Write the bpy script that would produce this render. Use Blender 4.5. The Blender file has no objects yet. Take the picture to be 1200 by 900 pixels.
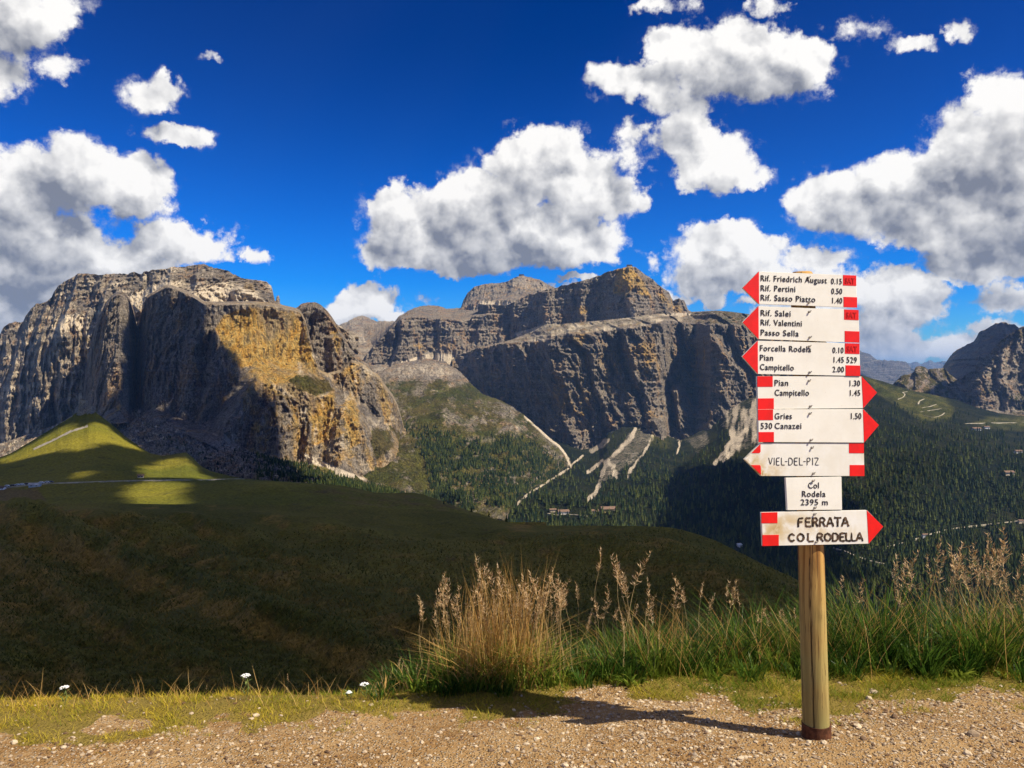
import bpy, math, random
import numpy as np
from mathutils import Vector, Matrix, noise as mnoise

# ------------------------------------------------------------------ camera
SC = bpy.context.scene
COL = SC.collection
F, CX, HZ, EYE = 942.0, 600.0, 435.0, 1.6      # focal length and horizon in photo pixels, eye height in m
cam_d = bpy.data.cameras.new('camera')
cam_d.sensor_width = 36.0
cam_d.lens = 36.0 * F / 1200.0
cam_d.shift_y = (HZ - 450.0) / 1200.0
cam_d.clip_start = 0.05
cam_d.clip_end = 200000.0
cam = bpy.data.objects.new('camera', cam_d)
COL.objects.link(cam)
cam.location = (0, 0, EYE)
cam.rotation_euler = (math.radians(90), 0, 0)
SC.camera = cam

# ------------------------------------------------------------------ exposure
SC.view_settings.view_transform = 'Standard'
SC.view_settings.look = 'None'
SC.view_settings.gamma = 1.0
SC.view_settings.exposure = 0.50
SC.cycles.use_denoising = True
SC.cycles.max_bounces = 6
SC.cycles.diffuse_bounces = 3
SC.cycles.transparent_max_bounces = 8
SC.cycles.volume_bounces = 0

# ------------------------------------------------------------------ sun
SUN_AZ = math.radians(113.0)       # clockwise from the view direction (+Y), so the sun stands to the right and a little behind
SUN_EL = math.radians(49.0)
SUN = Vector((math.sin(SUN_AZ) * math.cos(SUN_EL), math.cos(SUN_AZ) * math.cos(SUN_EL), math.sin(SUN_EL)))
sl = bpy.data.lights.new('sun', 'SUN')
sl.energy = 5.0
sl.angle = math.radians(0.5)
sl.color = (1.0, 0.90, 0.72)
so = bpy.data.objects.new('sun', sl)
COL.objects.link(so)
so.rotation_euler = SUN.to_track_quat('Z', 'Y').to_euler()

# ------------------------------------------------------------------ node helper
class NT:
    def __init__(self, tree):
        self.t = tree
        self.n = tree.nodes
    def new(self, typ, ins=None, **props):
        nd = self.n.new(typ)
        for k, v in props.items():
            setattr(nd, k, v)
        for k, v in (ins or {}).items():
            if v is None: continue
            s = nd.inputs[k]
            if isinstance(v, bpy.types.NodeSocket): self.t.links.new(v, s)
            else: s.default_value = v
        return nd
    def m(self, op, a, b=None, c=None, clamp=False):
        nd = self.n.new('ShaderNodeMath'); nd.operation = op; nd.use_clamp = clamp
        for i, v in enumerate((a, b, c)):
            if v is None: continue
            if isinstance(v, bpy.types.NodeSocket): self.t.links.new(v, nd.inputs[i])
            else: nd.inputs[i].default_value = v
        return nd.outputs[0]
    def vm(self, op, a, b=None):
        nd = self.n.new('ShaderNodeVectorMath'); nd.operation = op
        for i, v in enumerate((a, b)):
            if v is None: continue
            if isinstance(v, bpy.types.NodeSocket): self.t.links.new(v, nd.inputs[i])
            else: nd.inputs[i].default_value = v
        return nd.outputs['Value'] if op in ('LENGTH', 'DOT_PRODUCT') else nd.outputs[0]
    def mix(self, f, a, b, blend='MIX'):
        nd = self.n.new('ShaderNodeMix'); nd.data_type = 'RGBA'; nd.blend_type = blend
        for i, v in ((0, f), (6, a), (7, b)):
            if isinstance(v, bpy.types.NodeSocket): self.t.links.new(v, nd.inputs[i])
            else: nd.inputs[i].default_value = v if i == 0 else (tuple(v) + (1.0,))[:4]
        return nd.outputs[2]
    def mapr(self, v, a, b, c=0.0, d=1.0, smooth=True):
        nd = self.n.new('ShaderNodeMapRange')
        nd.interpolation_type = 'SMOOTHSTEP' if smooth else 'LINEAR'
        self.t.links.new(v, nd.inputs[0])
        for i, q in enumerate((a, b, c, d)):
            nd.inputs[i + 1].default_value = q
        return nd.outputs[0]
    def noise(self, vec, scale, detail=4.0, rough=0.55, lac=2.0, dist=0.0, col=False):
        nd = self.new('ShaderNodeTexNoise', {'Vector': vec, 'Scale': scale, 'Detail': detail, 'Roughness': rough, 'Lacunarity': lac, 'Distortion': dist})
        return nd.outputs['Color' if col else 'Fac']
    def vec(self, x, y, z):
        return self.new('ShaderNodeCombineXYZ', {0: x, 1: y, 2: z}).outputs[0]
    def link(self, a, b): self.t.links.new(a, b)

# ------------------------------------------------------------------ world: clear sky with cumulus
W = bpy.data.worlds.new('World')
SC.world = W
W.use_nodes = True
W.cycles.sampling_method = 'NONE'
wt = NT(W.node_tree)
W.node_tree.nodes.clear()
sky = wt.new('ShaderNodeTexSky', sky_type='NISHITA', sun_disc=False, sun_elevation=SUN_EL, sun_rotation=SUN_AZ,
             altitude=2400.0, air_density=1.0, dust_density=0.35, ozone_density=3.0)
lum = wt.vm('DOT_PRODUCT', sky.outputs[0], (.25, .55, .2))
skyc = wt.vm('SCALE', sky.outputs[0]); W.node_tree.links.new(wt.m('DIVIDE', 1.0, wt.m('ADD', 1.0, wt.m('MULTIPLY', lum, 0.10))), skyc.node.inputs['Scale'])
skyc = wt.new('ShaderNodeGamma', {0: skyc, 1: 1.7}).outputs[0]
skyc = wt.mix(1.0, skyc, (0.19, 0.41, 0.50), 'MULTIPLY')
skyc = wt.new('ShaderNodeHueSaturation', {'Hue': 0.512, 'Saturation': 1.10, 'Value': 1.0, 'Fac': 1.0, 'Color': skyc}).outputs[0]
tc = wt.new('ShaderNodeTexCoord').outputs['Generated']
sep = wt.new('ShaderNodeSeparateXYZ', {0: tc})
dx, dy, dz = sep.outputs
ysafe = wt.m('MAXIMUM', dy, 0.15)
U = wt.m('DIVIDE', dx, ysafe)
V = wt.m('DIVIDE', dz, ysafe)
UV = wt.vec(U, V, 0.0)

# cumulus: centre and half axes of each puff, by direction (tenths of a degree of the view as pixels of the photo)
CL = [
 (10,25,80,52,1),(0,82,48,40,.8),(62,8,48,30,.8),(82,70,32,20,.45),
 (180,108,44,28,.85),(216,157,50,17,.75),(245,70,22,8,.35),
 (80,205,82,52,1.1),(165,222,54,44,1),(22,235,70,66,1.1),(55,300,95,70,1.2),(205,284,78,34,1),(150,304,70,34,1),(258,282,26,14,.6),(300,300,15,14,.5),
 (-80,300,130,150,1.2),(-60,380,150,60,1.1),(20,350,70,60,1.1),
 (632,198,72,50,1.05),(700,222,50,48,1),(560,240,70,56,1.05),(482,256,58,46,1),(590,278,150,46,1.25),(452,290,34,30,.8),(682,285,50,30,.9),(545,300,110,22,1),(735,235,26,24,.45),
 (868,76,100,56,1.05),(935,82,58,46,1),(752,98,66,30,.8),(812,55,56,34,.9),(800,128,46,30,.6),(800,165,46,36,.8),(838,192,64,34,.95),(738,180,26,36,.65),(870,205,38,20,.6),
 (1020,372,34,14,.9),(1048,412,46,14,.85),(1095,408,36,11,.8),(1130,402,30,10,.55),(1195,352,30,10,.6),(1100,345,30,8,.5),(930,350,40,14,.7),(880,358,26,9,.6),(1120,330,40,7,.5),
 (1010,30,44,14,.42),(1062,48,46,12,.38),(1130,35,18,16,.55),(785,5,46,12,.4),(900,8,22,14,.4),
 (985,240,74,46,1),(1080,222,90,62,1.15),(1150,185,90,72,1.15),(1190,125,70,48,1),(1200,250,130,66,1.25),(1100,270,140,34,1.1),(1300,200,150,120,1.2),
 (858,298,78,40,1),(838,325,66,26,.9),(945,308,58,22,.9),(900,330,110,22,.9),(790,345,34,15,.6),(772,308,16,14,.4),(832,352,24,12,.7),
 (1050,352,78,40,1),(1155,312,84,24,.95),(1172,352,38,26,.8),(1085,402,110,22,.8),(1035,388,60,24,.8),(1160,384,46,12,.6),(1230,395,60,22,.7),(950,380,80,40,.8),
 (436,354,46,24,1),(400,368,40,20,.9),(455,372,44,14,.9),(502,354,12,8,.6),(662,331,26,6,.6),(640,345,40,10,.6),(690,333,14,8,.5),
]
grp = bpy.data.node_groups.new('cumulus_mass', 'ShaderNodeTree')
grp.interface.new_socket('P', in_out='INPUT', socket_type='NodeSocketVector')
grp.interface.new_socket('S', in_out='OUTPUT', socket_type='NodeSocketFloat')
g = NT(grp)
gi = g.n.new('NodeGroupInput'); go = g.n.new('NodeGroupOutput')
acc = None
for (px, py, rx, ry, w) in CL:
    c = ((px - CX) / F, (HZ - py) / F, 0)
    a = g.vm('SUBTRACT', gi.outputs[0], c)
    a = g.vm('MULTIPLY', a, (F / rx, F / ry, 0))
    d2 = g.vm('DOT_PRODUCT', a, a)
    s = g.m('MULTIPLY_ADD', d2, -w, w)
    acc = s if acc is None else g.m('SMOOTH_MAX', acc, s, 0.22)
g.link(g.m('MAXIMUM', acc, -1.5), go.inputs[0])

def mass(p):
    nd = wt.n.new('ShaderNodeGroup'); nd.node_tree = grp
    wt.link(p, nd.inputs[0]); return nd.outputs[0]

# warp the lookup so that no puff keeps a clean outline
w1 = wt.noise(tc, 8.0, 2.0, 0.5, col=True)
w2 = wt.noise(tc, 30.0, 5.0, 0.62, col=True)
warp = wt.vm('ADD', wt.vm('MULTIPLY', wt.vm('SUBTRACT', w1, (.5, .5, .5)), (.060, .045, 0)),
             wt.vm('MULTIPLY', wt.vm('SUBTRACT', w2, (.5, .5, .5)), (.060, .050, 0)))
Pw = wt.vm('ADD', UV, warp)
S0 = mass(Pw)
S1 = mass(wt.vm('ADD', Pw, (0.016, 0.040, 0)))
infr = wt.m('MULTIPLY', wt.m('MULTIPLY', wt.mapr(U, -.86, -.74), wt.mapr(U, .86, .76)),
            wt.m('MULTIPLY', wt.mapr(V, .62, .5), wt.mapr(dy, .2, .4)))
# the same kind of sky goes on all round outside the picture
big = wt.noise(wt.vm('MULTIPLY', tc, (1, 1, 2.0)), 2.6, 3.0, 0.5)
So = wt.mapr(big, .50, .68, -.9, 1.1, smooth=False)
big1 = wt.noise(wt.vm('MULTIPLY', wt.vm('ADD', tc, tuple(SUN * .06)), (1, 1, 2.0)), 2.6, 3.0, 0.5)
So1 = wt.mapr(big1, .50, .68, -.9, 1.1, smooth=False)
def lerp(a, b, f): return wt.m('ADD', wt.m('MULTIPLY', a, wt.m('SUBTRACT', 1.0, f)), wt.m('MULTIPLY', b, f))
S0 = lerp(So, S0, infr)
S1 = lerp(So1, S1, infr)
# billows: heaped rounded lumps at two sizes, each also read a step nearer the sun
def lumps(vec, scale, detail):
    vo = wt.new('ShaderNodeTexVoronoi', {'Vector': vec, 'Scale': scale, 'Detail': detail, 'Roughness': 0.45, 'Lacunarity': 2.2, 'Randomness': 1.0},
                feature='F1', voronoi_dimensions='3D', normalize=True).outputs['Distance']
    return wt.m('SUBTRACT', 1.0, wt.m('MULTIPLY', vo, 1.7))
tw = wt.vm('ADD', tc, wt.vm('MULTIPLY', wt.vm('SUBTRACT', w2, (.5, .5, .5)), (.016, .016, .016)))
b0 = lumps(tw, 15.0, 3.0)
b1 = lumps(wt.vm('ADD', tw, (0.008, -.001, 0.010)), 15.0, 3.0)
fine = wt.noise(tc, 52.0, 9.0, 0.66)
soft = wt.noise(tc, 10.0, 3.0, .5)
edge = wt.m('ADD', wt.m('MULTIPLY', wt.m('SUBTRACT', b0, .52), 1.25), wt.m('MULTIPLY', wt.m('SUBTRACT', fine, .5), .95))
D = wt.m('ADD', S0, edge)
# crisp heaped tops, undersides that thin out more slowly, and torn veils round them
body = wt.mapr(D, 0.03, 0.44)
veil = wt.m('MULTIPLY', wt.mapr(wt.m('ADD', S0, wt.m('MULTIPLY', wt.m('SUBTRACT', fine, .5), 3.6)), .0, 1.1), .5)
alpha = wt.m('MAXIMUM', body, veil)
rel = wt.m('SUBTRACT', b0, b1)
occ = wt.mapr(S1, 0.05, 1.20, 0.0, 1.0, smooth=False)
base = wt.m('ADD', 1.04, wt.m('MULTIPLY', occ, -.98))
base = wt.m('ADD', base, wt.m('MULTIPLY', wt.m('SUBTRACT', soft, .5), .75))
lit = wt.m('ADD', base, wt.m('MULTIPLY', rel, 2.0))
lit = wt.m('ADD', lit, wt.m('MULTIPLY', wt.m('SUBTRACT', fine, .5), .30), clamp=True)
cc = wt.mix(lit, (1.6, 1.75, 2.2), (7.5, 7.35, 7.15))
thin = wt.mapr(D, -.05, .45, .86, 1.0)
cc2 = wt.vm('SCALE', cc); W.node_tree.links.new(thin, cc2.node.inputs['Scale'])
above = wt.mapr(dz, -.01, .02)
deep = wt.vm('SCALE', skyc); W.node_tree.links.new(wt.mapr(dz, .02, .42, 1.12, .70), deep.node.inputs['Scale'])
out = wt.mix(wt.m('MULTIPLY', alpha, above), deep, cc2)
bg = wt.new('ShaderNodeBackground', {'Color': out, 'Strength': 0.10})
wo = wt.n.new('ShaderNodeOutputWorld')
wt.link(bg.outputs[0], wo.inputs['Surface'])

# ------------------------------------------------------------------ numpy noise
_rng = np.random.RandomState(7)
_perm = np.concatenate([_rng.permutation(256)] * 3).astype(np.int32)
_grad = _rng.normal(size=(256, 3)); _grad /= np.linalg.norm(_grad, axis=1)[:, None]
_grad = _grad.astype(np.float32)

def pnoise(x, y, z=0.0):
    x, y, z = np.broadcast_arrays(np.asarray(x, np.float32), np.asarray(y, np.float32), np.asarray(z, np.float32))
    xi, yi, zi = np.floor(x).astype(np.int32), np.floor(y).astype(np.int32), np.floor(z).astype(np.int32)
    xf, yf, zf = x - xi, y - yi, z - zi
    u, v, w = [t * t * t * (t * (t * 6 - 15) + 10) for t in (xf, yf, zf)]
    xi &= 255; yi &= 255; zi &= 255
    def gr(a, b, c):
        h = _perm[_perm[_perm[(xi + a) & 255] + ((yi + b) & 255)] + ((zi + c) & 255)]
        g3 = _grad[h]
        return g3[..., 0] * (xf - a) + g3[..., 1] * (yf - b) + g3[..., 2] * (zf - c)
    def l(a, b, t): return a + (b - a) * t
    return 1.6 * l(l(l(gr(0,0,0), gr(1,0,0), u), l(gr(0,1,0), gr(1,1,0), u), v),
                   l(l(gr(0,0,1), gr(1,0,1), u), l(gr(0,1,1), gr(1,1,1), u), v), w)

def fbm(x, y, z=0.0, oct=4, gain=0.5, lac=2.03):
    s, a = 0.0, 1.0
    x, y, z = np.asarray(x, np.float32), np.asarray(y, np.float32), np.asarray(z, np.float32)
    for i in range(oct):
        s = s + a * pnoise(x + 17.3 * i, y + 5.1 * i, z + 9.7 * i)
        x, y, z = x * lac, y * lac, z * lac; a *= gain
    return s

def ridged(x, y, z=0.0, oct=4, gain=0.5, lac=2.07):
    s, a = 0.0, 1.0
    x, y, z = np.asarray(x, np.float32), np.asarray(y, np.float32), np.asarray(z, np.float32)
    for i in range(oct):
        s = s + a * (1 - 2 * np.abs(pnoise(x + 11.3 * i, y + 3.1 * i, z + 7.7 * i)))
        x, y, z = x * lac, y * lac, z * lac; a *= gain
    return s

def sstep(x, a, b):
    t = np.clip((x - a) / (b - a), 0, 1); return t * t * (3 - 2 * t)

def poly(pts, x):
    p = np.array(pts, float); return np.interp(x, p[:, 0], p[:, 1])

def seg_dist(px, py, pts, closed=False):
    d = np.full(px.shape, 1e9); n = len(pts)
    for i in range(n if closed else n - 1):
        x0, y0 = pts[i][:2]; x1, y1 = pts[(i + 1) % n][:2]
        ex, ey = x1 - x0, y1 - y0
        t = np.clip(((px - x0) * ex + (py - y0) * ey) / (ex * ex + ey * ey + 1e-9), 0, 1)
        d = np.minimum(d, np.hypot(px - x0 - t * ex, py - y0 - t * ey))
    return d

def inside(px, py, pts):
    r = np.zeros(px.shape, bool); n = len(pts)
    for i in range(n):
        x0, y0 = pts[i]; x1, y1 = pts[(i + 1) % n]
        if y0 == y1: continue
        c = ((y0 > py) != (y1 > py)) & (px < (x1 - x0) * (py - y0) / (y1 - y0) + x0)
        r ^= c
    return r

def area(px, py, pts, soft=3.0):
    """1 inside the outline, falling to 0 over `soft` pixels"""
    d = seg_dist(px, py, pts, True)
    d = np.where(inside(px, py, pts), d, -d)
    return sstep(d, -soft, soft)

def place(px, py, d):
    """a point seen at photo pixel (px, py), d metres ahead"""
    return ((px - CX) / F * d, d, EYE + (HZ - py) / F * d)

# ------------------------------------------------------------------ scene helpers
def tag(o, label=None, cat=None, group=None, kind=None):
    if label: o['label'] = label
    if cat: o['category'] = cat
    if group: o['group'] = group
    if kind: o['kind'] = kind
    return o

def link(name, data, parent=None):
    o = bpy.data.objects.new(name, data); COL.objects.link(o)
    if parent: o.parent = parent
    return o

def empty(name, loc=(0, 0, 0), parent=None):
    o = link(name, None, parent); o.location = loc; o.empty_display_size = 0.1
    return o

def mesh_np(name, verts, faces, mat, attrs=None, smooth=False, n=4):
    """faces: (k, n) int array"""
    verts = np.asarray(verts, np.float32); faces = np.asarray(faces, np.int32)
    me = bpy.data.meshes.new(name)
    me.vertices.add(len(verts)); me.vertices.foreach_set('co', verts.ravel())
    k = len(faces); n = faces.shape[1]
    me.loops.add(k * n); me.loops.foreach_set('vertex_index', faces.ravel())
    me.polygons.add(k)
    me.polygons.foreach_set('loop_start', np.arange(0, k * n, n, dtype=np.int32))
    me.polygons.foreach_set('loop_total', np.full(k, n, np.int32))
    me.polygons.foreach_set('use_smooth', np.full(k, smooth, bool))
    me.update(calc_edges=True)
    for an, av in (attrs or {}).items():
        av = np.asarray(av, np.float32)
        if av.ndim == 2:
            at = me.attributes.new(an, 'FLOAT_COLOR', 'POINT')
            at.data.foreach_set('color', np.concatenate([av, np.ones((len(av), 1), np.float32)], 1).ravel())
        else:
            at = me.attributes.new(an, 'FLOAT', 'POINT')
            at.data.foreach_set('value', av.ravel())
    if mat: me.materials.append(mat)
    return me

def grid_faces(r, c):
    i = np.arange(r * c).reshape(r, c)
    return np.stack([i[:-1, :-1], i[:-1, 1:], i[1:, 1:], i[1:, :-1]], -1).reshape(-1, 4)

class Layer:
    """A piece of relief lofted through contour lines. rows: list of (height line, distance line, subdivisions to the next)."""
    def __init__(self, name, x0, x1, step, rows, ray=None, up=None, sil=0.0, sil_row=None, attrs=None, mat=None, smooth=True, ease=None):
        px = np.arange(x0, x1 + step, step)
        PY, DD = [], []
        for k, (pl, dl, n) in enumerate(rows):
            y = poly(pl, px) if isinstance(pl, list) else np.full(px.shape, float(pl))
            d = poly(dl, px) if isinstance(dl, list) else np.full(px.shape, float(dl))
            if sil and (sil_row is None or k in sil_row):
                y = y + sil * (fbm(px * 0.13, k * 3.1 + x0, oct=4, gain=.65))
            if k:
                e = (ease or {}).get(k, 1.0)
                for i in range(1, pn + 1):
                    t = i / pn
                    PY.append(py_ + (y - py_) * t); DD.append(pd_ + (d - pd_) * t ** e)
            else:
                PY.append(y); DD.append(d)
            py_, pd_, pn = y, d, n
        PY = np.array(PY); DD = np.array(DD); PX = np.broadcast_to(px, PY.shape).copy()
        X = (PX - CX) / F * DD; Z = (HZ - PY) / F * DD
        if ray is not None:
            D2 = DD + ray(X, DD, Z, PX, PY)
            X = X * D2 / DD; Z = Z * D2 / DD; DD = D2
        if up is not None:
            Z = Z + up(X, DD, Z, PX, PY)
        self.P = np.stack([X, DD, Z + EYE], -1)
        self.PX, self.PY = PX, HZ - F * Z / DD
        self.px0, self.step = x0, step
        at = {k: v.ravel() for k, v in (attrs(PX, self.PY, self.P) if attrs else {}).items()}
        self.at = at
        r, c = PX.shape
        me = mesh_np(name, self.P.reshape(-1, 3), grid_faces(r, c)[:, ::-1] if False else grid_faces(r, c), mat, at, smooth)
        self.o = tag(link(name, me), kind='structure')
    def at_px(self, px, py, off=0.0):
        j = int(round((px - self.px0) / self.step)); j = max(0, min(self.PX.shape[1] - 1, j))
        col = self.PY[:, j]
        for i in range(len(col) - 1):
            a, b = col[i], col[i + 1]
            if (a - py) * (b - py) <= 0 and a != b:
                t = (py - a) / (b - a); p = self.P[i, j] * (1 - t) + self.P[i + 1, j] * t
                return Vector(p) + Vector((0, 0, off))
        i = int(np.argmin(np.abs(col - py)))
        return Vector(self.P[i, j]) + Vector((0, 0, off))

def drape(name, layer, pts, w, mat, off=0.4, n=6, shift=None):
    """a road of width w metres laid along photo points on a layer"""
    out = []
    for (a, b) in zip(pts[:-1], pts[1:]):
        for i in range(n):
            t = i / n; out.append((a[0] + (b[0] - a[0]) * t, a[1] + (b[1] - a[1]) * t))
    out.append(pts[-1])
    P = np.array([layer.at_px(x, y, off) for x, y in out])
    for _ in range(3): P[1:-1] = (P[:-2] + 2 * P[1:-1] + P[2:]) / 4
    T = np.gradient(P, axis=0); T[:, 2] = 0; T /= np.linalg.norm(T, axis=1)[:, None] + 1e-9
    N = np.stack([-T[:, 1], T[:, 0], np.zeros(len(T))], 1)
    ww = w * (0.75 + 0.5 * _rng.rand(len(P)))[:, None]
    A, B = P - N * ww / 2, P + N * ww / 2
    V_ = np.concatenate([A, B, A - (0, 0, 3 * off + 1), B - (0, 0, 3 * off + 1)])
    k = len(P); f = []
    for i in range(k - 1):
        f += [(i, i + 1, k + i + 1, k + i), (2 * k + i, 2 * k + i + 1, i + 1, i), (k + i, k + i + 1, 3 * k + i + 1, 3 * k + i)]
    return tag(link(name, mesh_np(name, V_, f, mat)), kind='structure')

# ------------------------------------------------------------------ materials
def material(name, rough=0.9, spec=0.15):
    m = bpy.data.materials.new(name); m.use_nodes = True
    t = NT(m.node_tree); b = m.node_tree.nodes['Principled BSDF']
    b.inputs['Roughness'].default_value = rough
    b.inputs['Specular IOR Level'].default_value = spec
    return m, t, b

def attr(t, name, out='Fac'):
    return t.new('ShaderNodeAttribute', attribute_name=name).outputs[out]

def bump(t, b, h, dist, strength=1.0, normal=None):
    nd = t.new('ShaderNodeBump', {'Height': h, 'Distance': dist, 'Strength': strength})
    if normal: t.link(normal, nd.inputs['Normal'])
    t.link(nd.outputs[0], b.inputs['Normal']); return nd.outputs[0]

def rock_material(name, k=1.0, grey=(.43, .355, .265), veg=((.085, .088, .024), (.16, .125, .04))):
    """layered dolomite: beds, dark water streaks, ochre faces, pale scree and turf on the ledges. k scales all sizes."""
    m, t, b = material(name, .95, .1)
    pos = t.new('ShaderNodeNewGeometry').outputs['Position']
    def sc(x, y, z): return t.vm('MULTIPLY', pos, (x / k, y / k, z / k))
    n1 = t.noise(sc(.006, .006, .006), 1.0, 5, .6)
    n2 = t.noise(sc(.05, .05, .05), 1.0, 6, .68)
    streak = t.noise(sc(.055, .055, .006), 1.0, 5, .62)
    streak2 = t.noise(sc(.016, .016, .003), 1.0, 4, .6)
    beds = t.noise(sc(.003, .003, .075), 1.0, 4, .6, dist=.4)
    c = t.mix(t.mapr(n1, .35, .65), grey, (grey[0] * .72, grey[1] * .74, grey[2] * .80))
    c = t.mix(t.mapr(streak2, .50, .64), c, (grey[0] * 1.15, grey[1] * .92, grey[2] * .72))
    c = t.mix(t.mapr(beds, .50, .60, 0, .5), c, (.45, .39, .31))
    cr = t.noise(sc(.085, .085, .02), 1.0, 6, .72)
    c = t.mix(t.m('MULTIPLY', t.mapr(cr, .56, .64, 0, .75), t.m('SUBTRACT', 1.0, t.m('MULTIPLY', attr(t, 'warm'), .6))), c, (.10, .080, .064))
    warm = attr(t, 'warm')
    wn = t.m('ADD', warm, t.m('MULTIPLY', t.m('SUBTRACT', streak2, .5), 1.2))
    wn = t.m('ADD', wn, t.m('MULTIPLY', t.m('SUBTRACT', n2, .5), .9))
    wc = t.mix(t.mapr(streak, .38, .62), (.72, .40, .085), (.76, .52, .17))
    wc = t.mix(t.mapr(n1, .45, .6, 0, .6), wc, (.40, .33, .24))
    c = t.mix(t.mapr(wn, .30, .75), c, wc)
    c = t.mix(t.mapr(streak, .56, .66, 0, .72), c, (.070, .058, .050))
    sn = t.m('ADD', attr(t, 'scree'), t.m('MULTIPLY', t.m('SUBTRACT', n2, .5), .8))
    c = t.mix(t.mapr(sn, .35, .65), c, t.mix(n2, (.56, .47, .345), (.36, .305, .225)))
    vn = t.m('ADD', attr(t, 'veg'), t.m('MULTIPLY', t.m('SUBTRACT', n2, .5), 1.8))
    vg = t.mix(t.mapr(n1, .4, .6), *veg)
    c = t.mix(t.mapr(vn, .38, .60), c, vg)
    c = t.mix(attr(t, 'mead'), c, t.mix(t.mapr(n1, .35, .65), (.10, .110, .020), (.19, .175, .040)))
    fine = t.noise(sc(.22, .22, .14), 1.0, 4, .7)
    c = t.mix(t.m('SUBTRACT', 1.0, t.m('MULTIPLY', attr(t, 'warm'), .65), clamp=True), c, t.mix(t.mapr(fine, .35, .65), (.50, .50, .52), (1.50, 1.47, 1.42)), 'MULTIPLY')
    st3 = t.noise(sc(.12, .12, .008), 1.0, 5, .7)
    c = t.mix(t.m('MULTIPLY', t.mapr(st3, .54, .64), t.m('MULTIPLY', attr(t, 'warm'), .75), clamp=True), c, (.13, .085, .045))
    t.link(c, b.inputs['Base Color'])
    h = t.m('ADD', t.m('MULTIPLY', n2, 1.0), t.m('ADD', t.m('MULTIPLY', streak, .7), t.m('MULTIPLY', beds, .5)))
    h = t.m('ADD', h, t.m('MULTIPLY', fine, .5))
    h = t.m('SUBTRACT', h, t.m('MULTIPLY', t.mapr(cr, .5, .64), .45))
    bump(t, b, h, 30.0 * k, 1.0)
    bn_ = [n for n in t.n if n.type == 'BUMP'][0]
    t.link(t.m('SUBTRACT', 1.0, t.m('MULTIPLY', t.mapr(sn, .3, .8), .72)), bn_.inputs['Strength'])
    return m

def turf_material(name, k=1.0, dark=(.100, .098, .014), light=(.175, .150, .024), brown=(.27, .175, .038)):
    m, t, b = material(name, .95, .1)
    pos = t.new('ShaderNodeNewGeometry').outputs['Position']
    def sc(x, y, z): return t.vm('MULTIPLY', pos, (x / k, y / k, z / k))
    n1 = t.noise(sc(.008, .008, .008), 1.0, 5, .6)
    n2 = t.noise(sc(.11, .11, .11), 1.0, 6, .7)
    n3 = t.noise(sc(.95, .95, .95), 1.0, 6, .75)
    c = t.mix(t.mapr(n1, .38, .62), dark, light)
    bn = t.m('ADD', attr(t, 'brown'), t.m('MULTIPLY', t.m('SUBTRACT', n2, .5), 1.6))
    c = t.mix(t.mapr(bn, .3, .75), c, brown)
    c = t.mix(t.mapr(n2, .55, .72, 0, .6), c, (.032, .036, .016))
    c = t.mix(1.0, c, t.mix(t.mapr(n3, .3, .7), (.55, .55, .55), (1.45, 1.45, 1.40)), 'MULTIPLY')
    gn = t.m('ADD', attr(t, 'bare'), t.m('MULTIPLY', t.m('SUBTRACT', n3, .5), .8))
    c = t.mix(t.mapr(gn, .45, .7), c, (.34, .30, .24))
    t.link(c, b.inputs['Base Color'])
    h = t.m('ADD', t.m('MULTIPLY', n2, 1.0), t.m('MULTIPLY', n3, .35))
    bump(t, b, h, 2.2 * k, .9)
    return m

def flat_mat(name, col, rough=.9, spec=.1, var=.35, scale=.3, bdist=0.0):
    m, t, b = material(name, rough, spec)
    pos = t.new('ShaderNodeNewGeometry').outputs['Position']
    n = t.noise(t.vm('MULTIPLY', pos, (scale,) * 3), 1.0, 5, .65)
    c = t.mix(t.mapr(n, .3, .7), tuple(x * (1 - var) for x in col), tuple(min(.9, x * (1 + var)) for x in col))
    t.link(c, b.inputs['Base Color'])
    if bdist: bump(t, b, n, bdist, .8)
    return m

# ================================================================== THE LAND
ROCK = rock_material('dolomite')
ROCKFAR = rock_material('dolomite far', 1.6, (.15, .14, .13))  # darkened dolomite: shade on the far ranges is put into the colour
TURF = turf_material('alpine turf')
HILLTURF = turf_material('upper meadow turf', 2.0, (.115, .120, .014), (.215, .185, .022), (.20, .14, .045))
FLOOR = turf_material('forest floor', 3.0, (.030, .036, .016), (.050, .054, .022), (.06, .055, .03))
TRACK = flat_mat('pale gravel track', (.42, .37, .27), scale=.2)
SCREE = flat_mat('pale scree', (.52, .47, .39), scale=.12, var=.25, bdist=2)

WOODS = rock_material("valley ground", 1.0, (.05, .052, .03), veg=((.016, .024, .010), (.040, .045, .016)))
def zero(PX): return np.zeros(PX.shape)

# ---- ground sheet out to the horizon
_n = 90
_g = np.linspace(-1, 1, _n); _g = np.sign(_g) * np.abs(_g) ** 2.2 * 58000
GX, GY = np.meshgrid(_g, _g); GZ = np.full(GX.shape, -1050.0)
tag(link('ground', mesh_np('ground', np.stack([GX, GY, GZ], -1).reshape(-1, 3), grid_faces(_n, _n), FLOOR,
         {'brown': zero(GX).ravel(), 'bare': zero(GX).ravel()})), kind='structure')

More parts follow.
